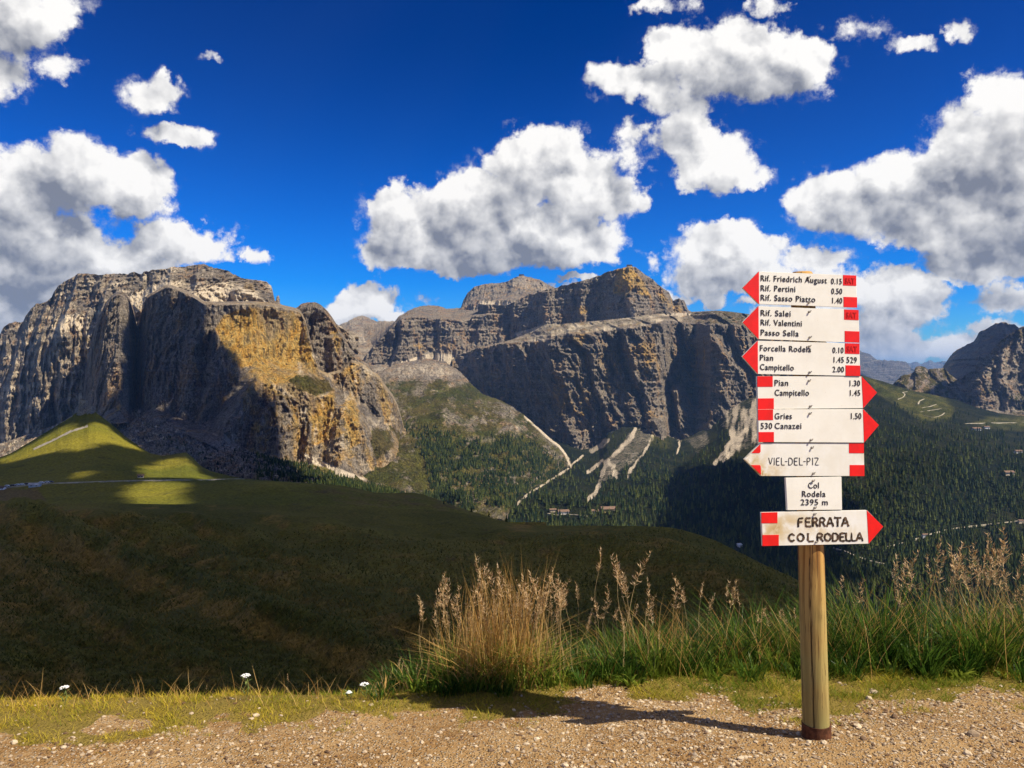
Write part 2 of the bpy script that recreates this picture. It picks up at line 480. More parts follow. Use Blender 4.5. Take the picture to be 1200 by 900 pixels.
# ---- cliff relief: buttresses, gullies and beds, all as real depth along the rock
def cliff_relief(seed, a=1.0, k=1.0, beds=8.0, vert=3.2, slant=0.0, saw=1.0):
    def f(X, D, Z, PX, PY):
        wx = X + 40 * k * fbm(X / (260 * k), Z / (300 * k), seed, 3) + slant * Z
        r = -62 * ridged(wx / (230 * k), Z / (230 * k * vert), seed, 2, .45)
        r += -30 * ridged(wx / (82 * k), Z / (82 * k * vert * .8), seed + 3, 3, .5)
        r += -17 * ridged(wx / (27 * k), Z / (27 * k * vert * .55), seed + 5, 3, .55)
        r += -9 * fbm(X / (11 * k), Z / (16 * k), seed + 8, 3, .6)
        # buttresses: long faces turned one way, ending in a sharp corner and a cleft
        for per, am in ((250 * k, 62), (92 * k, 26)):
            q = (wx + .30 * per * fbm(X / (per * 1.5), Z / (per * 2.2), seed + 11, 3)) / per
            fr = q - np.floor(q); h1 = np.sin(np.floor(q) * 12.9898 + seed) * .5 + .5
            r += saw * am * (.35 + .9 * h1) * np.where(fr < .86, fr / .86, (1 - fr) / .14)
        zz = Z + 14 * k * fbm(X / (200 * k), Z / (90 * k), seed + 9, 3)
        for per, am in ((58 * k, 1.0), (23 * k, .5)):
            q = zz / per; fr = q - np.floor(q)
            r += beds * am * (np.where(fr < .8, -fr / .8, -1 + (fr - .8) / .2))
        return a * k * r
    return f

# ---- far blue ranges
def far(name, pts, d, x0, x1, base, amp):
    L = Layer(name, x0, x1, .6, [(base, d * .86, 20), (pts, d, 4), ([(p[0], p[1] + 12) for p in pts], d * 1.12, 1)],
              ray=lambda X, D, Z, PX, PY: -amp * ridged(X / (amp * 2.2), Z / (amp * 4), d, 4, .55), sil=1.2, sil_row=(1,),
              attrs=lambda PX, PY, P: {'warm': zero(PX), 'veg': zero(PX), 'scree': sstep(PY, 436, 426) * .35}, mat=ROCKFAR)
    return L
far('far_mountains', [(900,428),(960,415),(1000,409),(1008,411),(1014,413),(1020,416),(1026,421),(1035,422.5),(1045,422),(1055,423),(1062,424),(1068,431),(1085,438),(1110,445)], 19000, 900, 1110, 452, 500)
far('far_mountains', [(1040,432),(1060,426),(1072,424.5),(1080,426),(1088,422.5),(1098,424),(1108,423),(1125,426),(1200,440)], 34000, 1030, 1200, 446, 700)
far('far_mountains', [(-400,470),(-200,425),(0,440),(300,432),(450,436),(620,430),(900,438),(1300,420),(1700,440)], 40000, -400, 1700, 470, 900)

# ---- plateau seen through the notch between the massifs
Layer('plateau', 340, 520, .9,
      [([(340,455),(520,455)], 4600, 30), ([(340,425),(400,410),(440,408),(520,400)], 5600, 25),
       ([(340,400),(380,396),(395,386),(405,379),(413,374.5),(425,372.5),(435,375),(443,378),(452,377),(460,377),(475,380),(520,392)], 7600, 3), (400, 8600, 1)],
      up=lambda X, D, Z, PX, PY: 30 * ridged(X / 420, D / 420, 4, 4, .55) - 25 + 7 * fbm(X / 60, D / 60, 2, 3),
      attrs=lambda PX, PY, P: {'warm': zero(PX), 'veg': zero(PX) + .15, 'scree': .42 + .25 * fbm(PX / 22, PY / 5, 3, 3)}, mat=ROCK)

# ---- central massif: far crown
Layer('mountain', 520, 690, .7,
      [(420, 6300, 30), ([(520,368),(543,360),(560,352),(600,352),(640,352),(690,350)], 6500, 8),
       ([(520,366),(543,361),(600,346),(640,345),(690,348)], 6700, 25),
       ([(520,362),(540,361),(543,352),(548,343),(556,336),(563,333.5),(580,332),(592,330.5),(600,327),(606,324),(613,323),(622,325),(632,327.5),(642,333),(655,340),(690,352)], 7050, 3), (372, 7800, 1)],
      ray=cliff_relief(31, .9, 1.2, 9), sil=.7, sil_row=(3,),
      attrs=lambda PX, PY, P: {'warm': area(PX, PY, [(560,350),(575,334),(650,330),(650,350)], 6) * .32, 'veg': zero(PX),
                               'scree': area(PX, PY, [(548,368),(562,352),(640,352),(640,365),(580,372)], 4) * .8 + area(PX, PY, [(590,334),(612,322),(640,331),(645,344),(600,338)], 4) * .45}, mat=ROCK)
# ---- central massif: left block
Layer('mountain', 426, 640, .7,
      [([(426,452),(640,452)], 5000, 6), ([(426,432),(445,428),(470,424),(500,416),(525,412),(545,412),(580,410),(640,420)], 5150, 55),
       ([(426,420),(440,402),(455,388),(470,374),(490,372),(520,374),(540,376),(560,370),(590,368),(640,366)], 5350, 8),
       ([(426,419),(434,413),(440,405),(446,397),(452,391),(461,378),(468,370),(478,364),(490,359),(503,357.5),(514,358),(521,361),(528,364),(541,363.5),(552,364),(575,361),(600,360),(640,360)], 5900, 3), (380, 6400, 1)],
      ray=cliff_relief(41, .95, 1.0, 16, 2.0), sil=.8, sil_row=(3,),
      attrs=lambda PX, PY, P: {'warm': area(PX, PY, [(470,405),(520,395),(540,405),(500,414)], 8) * .5, 'veg': zero(PX),
                               'scree': np.clip(area(PX, PY, [(490,385),(560,368),(590,366),(560,378),(510,390)], 6) * .5 + sstep(PY, 408, 420) * sstep(PX, 440, 470) * .9 * (PY > poly([(426,432),(445,428),(470,424),(500,414),(545,410),(640,420)], PX)), 0, 1)}, mat=ROCK)

# ---- central massif: upper wall with the pointed summit
UPW = [(560,356),(588,358),(598,356),(606,352),(620,345),(640,340),(650,337),(670,332),(685,328),(700,324),(712,319),(722,316),(733,312.5),(740,311.5),(746,314),(752,319),(760,324),(768,330),(776,337),(784,343),(789,352),(796,349),(802,353),(806,363),(830,372),(930,374)]
LEDGE_B = [(560,400),(600,392),(640,380),(655,382),(700,378),(730,374),(760,369),(800,367),(830,369),(930,373)]
Layer('mountain', 560, 930, .65,
      [([(560,420),(930,400)], [(560,5400),(600,5150),(700,4750),(745,4600),(800,4850),(930,5100)], 6),
       (LEDGE_B, [(560,5450),(600,5200),(640,5000),(700,4850),(738,4650),(760,4700),(800,4950),(930,5200)], 70),
       (UPW, [(560,5550),(600,5300),(640,5120),(700,4980),(738,4800),(760,4850),(800,5050),(930,5300)], 3), (378, 5900, 1)],
      ray=cliff_relief(52, .8, .9, 18, 2.4), sil=1.0, sil_row=(2,),
      attrs=lambda PX, PY, P: {'warm': np.clip(area(PX, PY, [(718,345),(722,316),(740,312),(750,328),(735,348)], 4) * .95 + area(PX, PY, [(738,320),(756,330),(764,350),(745,345)], 4) * .7 + area(PX, PY, [(770,340),(790,350),(806,364),(790,370),(775,365)], 4) * .45 + area(PX, PY, [(672,358),(690,356),(690,370),(672,370)], 4) * .6, 0, 1),
                               'veg': zero(PX), 'scree': sstep(PY - poly(LEDGE_B, PX), -2, 1) * .9 + area(PX, PY, [(728,345),(750,362),(750,372),(738,374)], 4) * .5}, mat=ROCK)

# ---- central massif: great lower wall
LEDGE_F = [(530,420),(560,408),(590,403),(600,402),(615,401),(640,401),(648,395),(660,392),(700,390),(740,385),(765,381),(780,376),(795,378),(830,381),(860,381),(890,384),(930,388),(970,410),(1010,445)]
PLAT = [(530,412),(570,405),(600,398),(625,388),(640,380),(655,380),(700,376),(740,372),(760,368),(790,367),(806,365.5),(820,365),(840,364),(855,365),(870,367),(890,370),(930,376),(970,402),(1010,442)]
FOOT = [(530,424),(545,442),(560,452),(580,464),(600,474),(620,492),(640,508),(660,519),(690,527),(700,522),(712,508),(740,503),(765,505),(790,512),(812,510),(830,500),(850,482),(870,470),(890,464),(930,470),(1010,480)]
WALLD = [(530,5150),(560,4900),(600,4560),(636,4260),(646,4180),(662,4120),(690,4150),(720,4170),(745,4130),(768,4150),(776,4250),(786,4560),(800,4640),(814,4600),(822,4460),(832,4260),(845,4220),(860,4280),(880,4360),(905,4400),(950,4500),(1010,4800)]
def lower_relief(X, D, Z, PX, PY):
    r = cliff_relief(63, 1.12, .85, 14, 2.2, slant=.35)(X, D, Z, PX, PY)
    # the free-standing rock cone below the big gully
    cone = np.clip(1 - np.abs(PX - (793 + (PY - 452) * .05) + 5 * fbm(PY / 12, 3, 1, 3)) / (6 + np.maximum(PY - 450, 0) * .70), 0, 1) * sstep(PY, 446, 460)
    r -= 300 * cone ** .75
    return r
Layer('mountain', 530, 1010, .62,
      [([(x, y + 14) for x, y in FOOT], [(x, d - 190) for x, d in WALLD], 10),
       (FOOT, [(x, d - 120) for x, d in WALLD], 150), (LEDGE_F, WALLD, 18), (PLAT, [(x, d + 480) for x, d in WALLD], 3),
       ([(x, y + 18) for x, y in PLAT], [(x, d + 900) for x, d in WALLD], 1)],
      ray=lower_relief, sil=1.6, sil_row=(0,1,2),
      attrs=lambda PX, PY, P: {'warm': np.clip(area(PX, PY, [(665,395),(685,393),(682,406),(668,408)], 3) * .9 + area(PX, PY, [(735,402),(765,398),(778,430),(768,445),(735,440),(700,480),(650,500),(640,450),(665,410)], 14) * .22 + .24 + .18 * fbm(PX / 30, PY / 50, 4, 3), 0, 1),
                               'veg': sstep(PY - poly(LEDGE_F, PX), 2, -3) * (.36 + .14 * sstep(PX, 800, 850)),
                               'scree': np.clip(sstep(PY - poly(LEDGE_F, PX), 1.0, -2) * np.where(PX < 800, .50 + .35 * fbm(PX / 20, PY / 5, 4, 4), .25) + sstep(PY - poly(FOOT, PX), -2, 4) * .4, 0, 1)}, mat=ROCK)

# ---- left massif: rear crown (silhouette)
CROWN = [(-260,470),(-150,418),(-80,402),(-40,396),(0,392),(4,383),(10,379),(18,377),(27,378),(30,370),(36,362),(43,356),(50,355),(56,353),(60,349),(64,341),(68,335),(74,331),(80,328),(86,324),(92,320.5),(105,321),(120,322),(135,320.5),(150,321),(156,319),(166,321),(170,317.5),(180,316),(192,315.5),(205,313),(215,312.5),(226,311),(233,310),(240,310),(250,313),(262,316),(270,319),(277,323),(284,326),(300,328),(306,328.5),(313,331),(318,335),(320,343),(322,352),(330,357),(345,364),(380,374),(420,392)]
CROWN_LEDGE = [(-260,520),(0,470),(30,440),(50,408),(60,392),(80,378),(100,372),(120,366),(160,360),(200,348),(240,343),(280,340),(300,349),(320,353),(345,364),(380,374),(420,395)]
Layer('mountain', -260, 420, .75,
      [([(-260,560),(0,560),(60,540),(100,500),(110,460),(420,470)], [(-260,3300),(0,3150),(60,2950),(110,3000),(420,3100)], 90),
       (CROWN_LEDGE, [(-260,3700),(0,3500),(60,3350),(110,3350),(200,3150),(300,3150),(420,3300)], 50),
       (CROWN, [(-260,4300),(0,4000),(60,3850),(110,3700),(200,3500),(300,3450),(420,3600)], 3), (430, 4600, 1)],
      ray=cliff_relief(74, 1.25, .9, 13, 2.2, slant=.5), sil=1.1, sil_row=(2,),
      attrs=lambda PX, PY, P: {'warm': np.clip(area(PX, PY, [(93,384),(103,386),(108,420),(98,428),(92,405)], 4) * .9 + area(PX, PY, [(180,352),(205,337),(245,350),(243,360)], 4) * .5 + area(PX, PY, [(285,328),(300,330),(300,345),(285,342)], 4) * .6
                               + area(PX, PY, [(30,420),(80,390),(90,410),(60,450),(20,470)], 12) * .38, 0, 1),
                               'veg': zero(PX),
                               'scree': np.clip(.42 + .35 * fbm(PX / 30, PY / 10, 5, 3) + area(PX, PY, [(62,383),(72,370),(100,371),(96,386),(70,388)], 3) + area(PX, PY, [(225,352),(240,336),(268,334),(300,345),(310,357),(260,358)], 5) * .85 + area(PX, PY, [(145,350),(190,332),(215,330),(190,345),(155,356)], 4) * .55, 0, 1)}, mat=ROCK)
# ---- left massif: tower behind the yellow wall
TOW = [(320,380),(340,366),(348,360),(353,356),(360,354),(370,354.5),(376,357),(384,364),(390,373),(396,382),(402,393),(410,408),(420,418),(432,428),(442,440),(452,462)]
Layer('mountain', 320, 452, .6,
      [([(320,520),(452,520)], 2850, 90), ([(x, y + 6) for x, y in TOW], 3000, 4), (TOW, 3060, 3), ([(320,400),(452,480)], 3400, 1)],
      ray=cliff_relief(81, .85, .8, 10, 2.2), sil=.7, sil_row=(2,),
      attrs=lambda PX, PY, P: {'warm': area(PX, PY, [(392,375),(402,400),(396,420),(386,400)], 5) * .6, 'veg': zero(PX),
                               'scree': zero(PX) + .12}, mat=ROCK)
# ---- left massif: front wall (grey face and yellow face)
WTOP = [(96,470),(103,420),(110,392),(118,372),(124,358),(131,350),(138,346),(146,347),(152,354),(158,372),(161,392),(166,368),(172,350),(180,346),(190,340),(196,337),(205,339),(220,345),(232,352),(240,357),(260,357.5),(285,357),(300,357),(318,359),(330,361),(345,364.5),(352,367),(358,378),(362,395),(368,418),(374,436),(384,440),(400,436),(412,424),(424,428),(434,436),(444,444),(452,456),(460,466),(466,478),(473,500),(484,516),(494,532),(500,546),(508,566)]
WFOOT = [(96,484),(110,482),(130,480),(160,480),(185,478),(200,484),(225,496),(260,512),(290,526),(320,536),(345,544),(360,542),(380,548),(400,546),(420,556),(450,562),(480,572),(508,582)]
WD = [(96,2900),(104,2760),(114,2640),(126,2570),(140,2550),(150,2600),(160,2790),(168,2640),(180,2570),(200,2540),(232,2520),(262,2500),(300,2560),(340,2630),(352,2655),(364,2635),(380,2660),(400,2650),(440,2760),(470,2850),(508,2950)]
def front_relief(X, D, Z, PX, PY):
    r = cliff_relief(92, .85, .70, 4, 3.8, saw=.55)(X, D, Z, PX, PY)
    sm = area(PX, PY, [(245,360),(345,366),(365,430),(330,440),(270,430)], 16)
    r *= 1 - .45 * sm
    # the wall stands on a broad lower step right of the yellow face
    r -= 130 * sstep(PY - poly([(96,520),(250,500),(300,430),(345,436),(380,444),(508,560)], PX), -14, 20)
    return r
WARM = [[(252,385),(266,366),(300,360),(345,366),(358,385),(368,420),(372,438),(345,440),(322,452),(300,430),(280,428),(262,408)],
        [(300,430),(372,440),(352,470),(330,470),(305,450)], [(375,468),(392,452),(394,480),(376,520),(362,522),(365,495)], [(402,470),(415,450),(420,470),(424,520),(408,530),(402,500)],
        [(275,470),(300,462),(304,490),(300,510),(290,480)], [(330,460),(350,470),(362,540),(350,540)]]
def front_attrs(PX, PY, P):
    w = np.zeros(PX.shape)
    for pl, a in zip(WARM, (1.1, .7, 1.0, .95, .55, .6)): w = np.maximum(w, a * area(PX, PY, pl, 7))
    w = np.maximum(w, .22 + .26 * sstep(PX, 250, 310) + .16 * fbm(PX / 22, PY / 60, 2, 3))  # ochre rock, plus the sunlit right half's golden tone put into the colour
    v = area(PX, PY, [(336,446),(350,438),(385,446),(392,458),(370,464),(348,456)], 4) * .75
    v = np.maximum(v, area(PX, PY, [(436,500),(458,505),(462,525),(440,540),(434,520)], 5) * .85)
    v = np.maximum(v, area(PX, PY, [(455,498),(478,510),(500,548),(488,540),(460,508)], 4) * .7)
    s = area(PX, PY, [(355,530),(395,548),(430,562),(400,566),(365,548)], 4) * 1.1
    s = np.maximum(s, area(PX, PY, [(200,486),(210,488),(290,524),(280,526)], 2) * .45)
    s = np.maximum(s, area(PX, PY, [(300,440),(335,452),(352,470),(330,465)], 5) * .5)
    s = np.maximum(s, .45 * sstep(PY - poly(WTOP, PX), 3, 0) * (PX > 180))
    s = np.maximum(s, (.34 + .3 * fbm(PX / 14, PY / 30, 4, 4)) * sstep(PX, 300, 360))  # right half paler: its sunlit tone is put into the colour through this mask
    return {'warm': w, 'veg': v, 'scree': s}
FRONT = Layer('mountain', 96, 508, .6,
      [([(x, y + 16) for x, y in WFOOT], [(x, d - 330) for x, d in WD], 10), (WFOOT, [(x, d - 210) for x, d in WD], 190),
       (WTOP, WD, 10), ([(x, max(CROWN_LEDGE[0][1] * 0 + y - 4, 332)) for x, y in WTOP], [(x, d + 420) for x, d in WD], 2),
       ([(x, y + 30) for x, y in WTOP], [(x, d + 700) for x, d in WD], 1)],
      ray=front_relief, sil=.8, sil_row=(2,), attrs=front_attrs, mat=ROCK)

# ---- valley between the massifs
G1TOP = [(380,440),(400,432),(420,430),(440,437),(470,425),(500,420),(522,424),(540,436),(552,450),(566,462),(584,468),(600,476),(616,488),(630,500),(645,514),(656,522),(664,532),(669,544),(673,552)]
def g1_attrs(PX, PY, P):
    veg = .62 + .5 * fbm(PX / 26, PY / 14, 1.5, 4, .6)
    veg *= sstep(PY, 436, 452)
    s = area(PX, PY, [(440,436),(470,426),(520,424),(545,438),(520,445),(470,442)], 6) * 1.0
    s = np.maximum(s, area(PX, PY, [(500,458),(528,448),(536,452),(520,462),(506,463)], 2))
    s = np.maximum(s, sstep(seg_dist(PX, PY, G1TOP[12:]), 7, 1) * (.9 + .5 * fbm(PX / 8, PY / 8, 2, 3)))
    s = np.maximum(s, (.42 + .4 * fbm(PX / 16, PY / 9, 8, 4, .6)) * area(PX, PY, [(480,482),(520,474),(600,478),(640,512),(600,512),(540,500)], 8) * 1.5)
    s = np.maximum(s, area(PX, PY, [(518,565),(545,560),(566,575),(560,586),(530,580)], 4) * .8)
    s = np.maximum(s, area(PX, PY, [(592,545),(602,545),(608,560),(598,570),(590,562)], 3) * .6)
    s = s * (.50 + .2 * fbm(PX / 8, PY / 4, 3, 3))
    s = np.maximum(s, sstep(seg_dist(PX, PY, G1TOP[12:]), 4.5, 1.0) * .9)
    return {'warm': zero(PX) + .1, 'veg': np.clip(veg, 0, 1) * (1 - .6 * np.clip(s, 0, 1)), 'scree': s, 'mead': np.clip((.45 + .9 * fbm(PX / 18, PY / 8, 7, 4, .6)) * sstep(PY, 442, 456) * (1 - np.clip(s * 1.6, 0, 1)), 0, .9)}
GLEN = Layer('valley_slope', 380, 673, .7,
      [([(380,640),(590,640),(610,610),(640,585),(673,570)], [(380,1600),(590,2000),(640,3100),(673,3500)], 8), ([(380,615),(590,612),(605,594),(620,579),(640,566),(656,557),(669,549),(673,553)], [(380,1750),(590,1900),(605,2250),(620,2500),(640,2850),(656,3050),(673,3250)], 60), ([(380,500),(460,500),(520,490),(560,505),(600,515),(620,530),(640,541),(656,545),(669,547),(673,552.6)], [(380,3000),(520,2900),(600,2850),(640,2950),(673,3260)], 60),
       (G1TOP, [(380,4300),(440,4400),(520,4500),(560,4000),(600,3600),(640,3400),(673,3300)], 3), ([(x, y + 25) for x, y in G1TOP], 4700, 1)],
      up=lambda X, D, Z, PX, PY: (26 * ridged(X / 210, D / 260, 3, 4, .55) - 20 + 7 * fbm(X / 45, D / 45, 2, 3)) * sstep(PY - poly(G1TOP, PX), 0, 14),
      attrs=g1_attrs, mat=ROCK, sil=.8, sil_row=(3,))

# ---- apron under the central wall and the great wooded valley
ATOP = [(360,560),(520,500),(560,470),(600,480),(640,508),(660,518),(690,526),(702,520),(712,506),(730,500),(742,500),(765,502),(780,510),(797,516),(812,510),(830,500),(842,490),(850,480),(870,470),(890,462),(930,455),(980,436),(1008,439),(1020,443),(1035,447),(1050,452),(1065,457),(1090,462),(1120,468),(1140,476),(1170,484),(1200,488),(1500,500)]
SC_ = [([(744,503),(738,515),(725,528),(712,540),(707,552),(703,566),(697,578),(689,586)], 3.6), ([(765,503),(764,515),(757,528),(747,540),(739,550),(736,560)], 2.0),
       ([(690,553),(706,540),(718,545),(722,560)], 3), ([(862,468),(860,495),(858,515),(850,530),(838,543)], 4), ([(885,470),(875,500),(862,525),(848,540)], 4),
       ([(798,512),(796,520),(794,532)], 1.4), ([(712,516),(705,522),(694,528)], 5), ([(607,592),(612,584),(622,577),(636,568),(652,558),(665,550),(670,545),(664,535)], 1.5), ([(670,545),(678,538),(684,534)], .8)]
def valley_attrs(PX, PY, P):
    w = 2.5 * fbm(PX / 9, PY / 7, 3, 3)
    s = np.zeros(PX.shape)
    for pl, hw in SC_: s = np.maximum(s, sstep(seg_dist(PX + w * .8, PY, pl), hw + 1.6, hw * .3) * (.72 + .35 * fbm(PX / 5, PY / 9, 2, 3)))
    s = np.maximum(s, .50 * area(PX + w, PY, [(742,500),(765,502),(764,520),(740,545),(720,560),(700,570),(712,535),(730,515)], 3))
    s = np.maximum(s, (.55 + .4 * fbm(PX / 7, PY / 22, 3, 3)) * area(PX + w, PY, [(842,490),(860,468),(920,456),(940,470),(930,510),(880,526),(845,540),(855,515)], 4))
    s = np.maximum(s, .5 * area(PX + w, PY, [(800,514),(830,503),(835,520),(815,530)], 4))
    s = np.maximum(s, .42 * sstep(PY - poly(ATOP, PX), 7, 0) * (PX < 830) * (PX > 640))
    v = area(PX, PY, [(1012,441),(1060,456),(1105,462),(1118,480),(1112,492),(1080,494),(1060,480),(1030,462)], 4) * 1.1
    v = np.maximum(v, area(PX, PY, [(1140,496),(1160,488),(1500,490),(1500,512),(1170,503)], 3) * .9)
    v = np.maximum(v, area(PX, PY, [(765,502),(790,516),(780,530),(762,520)], 4) * .6)
    bare = .0 * s
    return {'warm': zero(PX), 'scree': np.maximum(s, bare), 'veg': .9 * (1 - s), 'mead': np.clip(v * (.75 + .5 * fbm(PX / 10, PY / 5, 4, 3)), 0, 1)}
VALLEY = Layer('valley_slope', 360, 1500, .95,
      [(860, 560, 6), (780, 760, 50), ([(360,700),(900,690),(1500,700)], [(360,1250),(1500,1150)], 60), ([(360,625),(1500,620)], [(360,1800),(760,1850),(1500,1750)], 70),
       ([(360,600),(700,590),(860,560),(1000,530),(1200,530),(1500,530)], [(360,2200),(700,2200),(860,2400),(1500,2700)], 60),
       (ATOP, [(360,2800),(560,4300),(640,4080),(662,3990),(760,3950),(797,4050),(850,4120),(900,4150),(1000,4300),(1040,4400),(1120,4600),(1200,4400),(1500,4300)], 3),
       ([(x, y + 30) for x, y in ATOP], 6200, 1)],
      up=lambda X, D, Z, PX, PY: (34 * fbm(X / 420, D / 420, 3, 3) + 6 * fbm(X / 60, D / 60, 2, 3)) * sstep(PY - poly(ATOP, PX), 0, 22),
      attrs=valley_attrs, mat=WOODS)

# ---- right-hand mountain
J1 = [(1085,446),(1104,432),(1108,425),(1113,418),(1119,411),(1127,407),(1135,403),(1141,400),(1144,395),(1147,390),(1154,386),(1160,383),(1166,379.5),(1172,377.5),(1179,377.5),(1184,380),(1188,379),(1194,384),(1200,382),(1230,376),(1300,352),(1400,372),(1520,390)]
RANGE_B = Layer('mountain', 1085, 1520, .75,
      [(478, 4900, 60), ([(1085,452),(1110,448),(1130,440),(1200,420),(1520,430)], 5400, 40), (J1, 6300, 3), (440, 7000, 1)],
      ray=cliff_relief(15, .8, 1.0, 10, 1.6, slant=-.5), sil=.9, sil_row=(2,),
      attrs=lambda PX, PY, P: {'warm': zero(PX), 'veg': sstep(PY - poly(J1, PX), 24, 40) * .42, 'scree': sstep(PY - poly(J1, PX), 8, 22) * .25}, mat=ROCK)
J2 = [(1060,466),(1080,462),(1095,456),(1112,450),(1130,441),(1142,432),(1152,421),(1160,413),(1170,402),(1180,394),(1190,388),(1200,383),(1240,362),(1300,350),(1400,380),(1520,420)]
RANGE_F = Layer('mountain', 1060, 1520, .75,
      [([(1060,500),(1520,500)], 4250, 6), ([(1060,472),(1100,470),(1130,482),(1165,480),(1200,486),(1520,490)], [(1060,4700),(1520,4400)], 80), (J2, [(1060,4900),(1200,5050),(1520,5200)], 3), (450, 5900, 1)],
      ray=cliff_relief(17, 1.0, .8, 8, 1.6, slant=-.6), sil=.9, sil_row=(2,),
      attrs=lambda PX, PY, P: {'warm': zero(PX),
                               'veg': np.clip(.50 - area(PX, PY, [(1110,460),(1140,436),(1165,410),(1185,400),(1215,400),(1220,440),(1200,455),(1180,462),(1160,450),(1130,468)], 6) * .7 - area(PX, PY, [(1140,470),(1170,462),(1190,474),(1180,486),(1150,486)], 5) * .5, 0, 1),
                               'scree': area(PX, PY, [(1120,455),(1160,425),(1180,402),(1200,420),(1195,440),(1180,460),(1170,440),(1130,458)], 5) * .45}, mat=ROCK)
KN = [(1045,452),(1052,444),(1058,440),(1066,438),(1071,436),(1073,430),(1077,429),(1083,430),(1087,432),(1096,432),(1106,431),(1115,440),(1135,455)]
Layer('hill', 1045, 1135, .6, [(476, 4700, 30), (KN, 5000, 3), (465, 5400, 1)], ray=cliff_relief(19, .5, .6, 4, 1.5), sil=.6, sil_row=(1,),
      attrs=lambda PX, PY, P: {'warm': zero(PX), 'veg': .5 + .5 * fbm(PX / 8, PY / 6, 2, 3), 'scree': zero(PX) + .1}, mat=ROCK)

# ---- boulder slope below the front wall
BTOP = [(-260,600),(-100,560),(0,520),(60,500),(96,484),(110,482),(130,480),(160,480),(185,478),(200,484),(225,496),(260,512),(290,526),(320,536),(345,544),(360,546),(380,550),(400,556),(430,566),(460,572),(500,584),(560,612),(620,640)]
BOULD = Layer('boulder_slope', -260, 620, .8,
      [(660, 1000, 4), ([(-260,620),(0,600),(300,575),(420,585),(560,615),(620,640)], 1300, 90), (BTOP, [(-260,2900),(0,2850),(96,2700),(200,2380),(260,2330),(345,2380),(508,2600),(620,2500)], 2), ([(x, y + 12) for x, y in BTOP], 3100, 1)],
      up=lambda X, D, Z, PX, PY: (9 * ridged(X / 60, D / 60, 3, 4, .6) + 14 * fbm(X / 180, D / 180, 5, 2)) * sstep(PY - poly(BTOP, PX), 0, 8),
      attrs=lambda PX, PY, P: {'warm': zero(PX), 'veg': np.clip(.30 + .3 * fbm(PX / 14, PY / 7, 2, 4) + sstep(PX, 300, 380) * .5, 0, 1),
                               'scree': np.clip(.40 + .6 * fbm(PX / 5, PY / 3, 6, 3, .7) + sstep(seg_dist(PX, PY, [(142,490),(160,505),(178,518)]), 2.5, .8) + sstep(seg_dist(PX, PY, [(225,508),(250,515),(285,525)]), 3, .8)
                                        + sstep(seg_dist(PX, PY, [(362,538),(385,548),(410,556),(430,562)]), 5, 2), 0, 1) * sstep(PX, 440, 400)}, mat=ROCK)

# ---- meadow hill with the grass peak, the track and the patches of sun
HTOP = [(-260,640),(-150,606),(-60,566),(-30,552),(0,536),(15,530),(30,521),(45,512),(60,503),(72,495),(84,487),(92,483),(104,481),(112,483),(120,489),(128,495),(136,502),(146,511),(156,518),(166,525),(176,531),(190,534),(205,532),(218,530),(226,536),(234,545),(246,552),(262,556),(280,560),(300,562),(330,564),(360,566),(400,569),(418,572),(436,577),(460,578),(480,577),(498,580),(520,588),(545,597),(566,603),(590,612),(640,640)]
HD = [(-260,800),(0,930),(92,1050),(170,960),(218,920),(240,860),(300,820),(400,760),(480,700),(560,620),(640,560)]
HILL = Layer('meadow_hill', -260, 640, .7,
      [(700, 400, 6), (612, 455, 30), ([(-260,640),(-100,600),(0,575),(150,567),(285,563.5),(330,566),(436,580),(520,591),(590,614),(640,641)], [(-260,560),(0,640),(285,650),(436,600),(640,530)], 60),
       (HTOP, HD, 4), ([(x, y + 14) for x, y in HTOP], [(x, d + 260) for x, d in HD], 8), ([(x, y + 60) for x, y in HTOP], [(x, d + 300) for x, d in HD], 1)],
      up=lambda X, D, Z, PX, PY: (5 * fbm(X / 110, D / 110, 7, 4, .5) + .8 * fbm(X / 14, D / 14, 4, 3)) * sstep(PY - poly(HTOP, PX), 0, 9) * .8,
      attrs=lambda PX, PY, P: {'brown': np.clip(area(PX, PY, [(-260,572),(45,572),(60,600),(-260,610)], 5) * .8 + sstep(PX, 300, 420) * .35 + .1, 0, 1),
                               'bare': np.clip(sstep(seg_dist(PX, PY, [(-10,540),(40,512.5),(84,487)]), 2.2, .6) * .9 + sstep(seg_dist(PX, PY, [(40,526),(60,517),(84,505),(102,499.5)]), 1.7, .7) * .95
                                       + area(PX, PY, [(85,490),(100,485),(125,495),(110,500)], 5) * .35, 0, 1)}, mat=HILLTURF, sil=.35, sil_row=(3,))
drape('track', HILL, [(-60,574),(0,572.5),(20,570.5),(36,568.5),(50,567.5),(80,566),(110,565),(140,564),(170,563.5),(200,563.2),(240,562.5),(284,561.3)], 3.6, TRACK, .5)

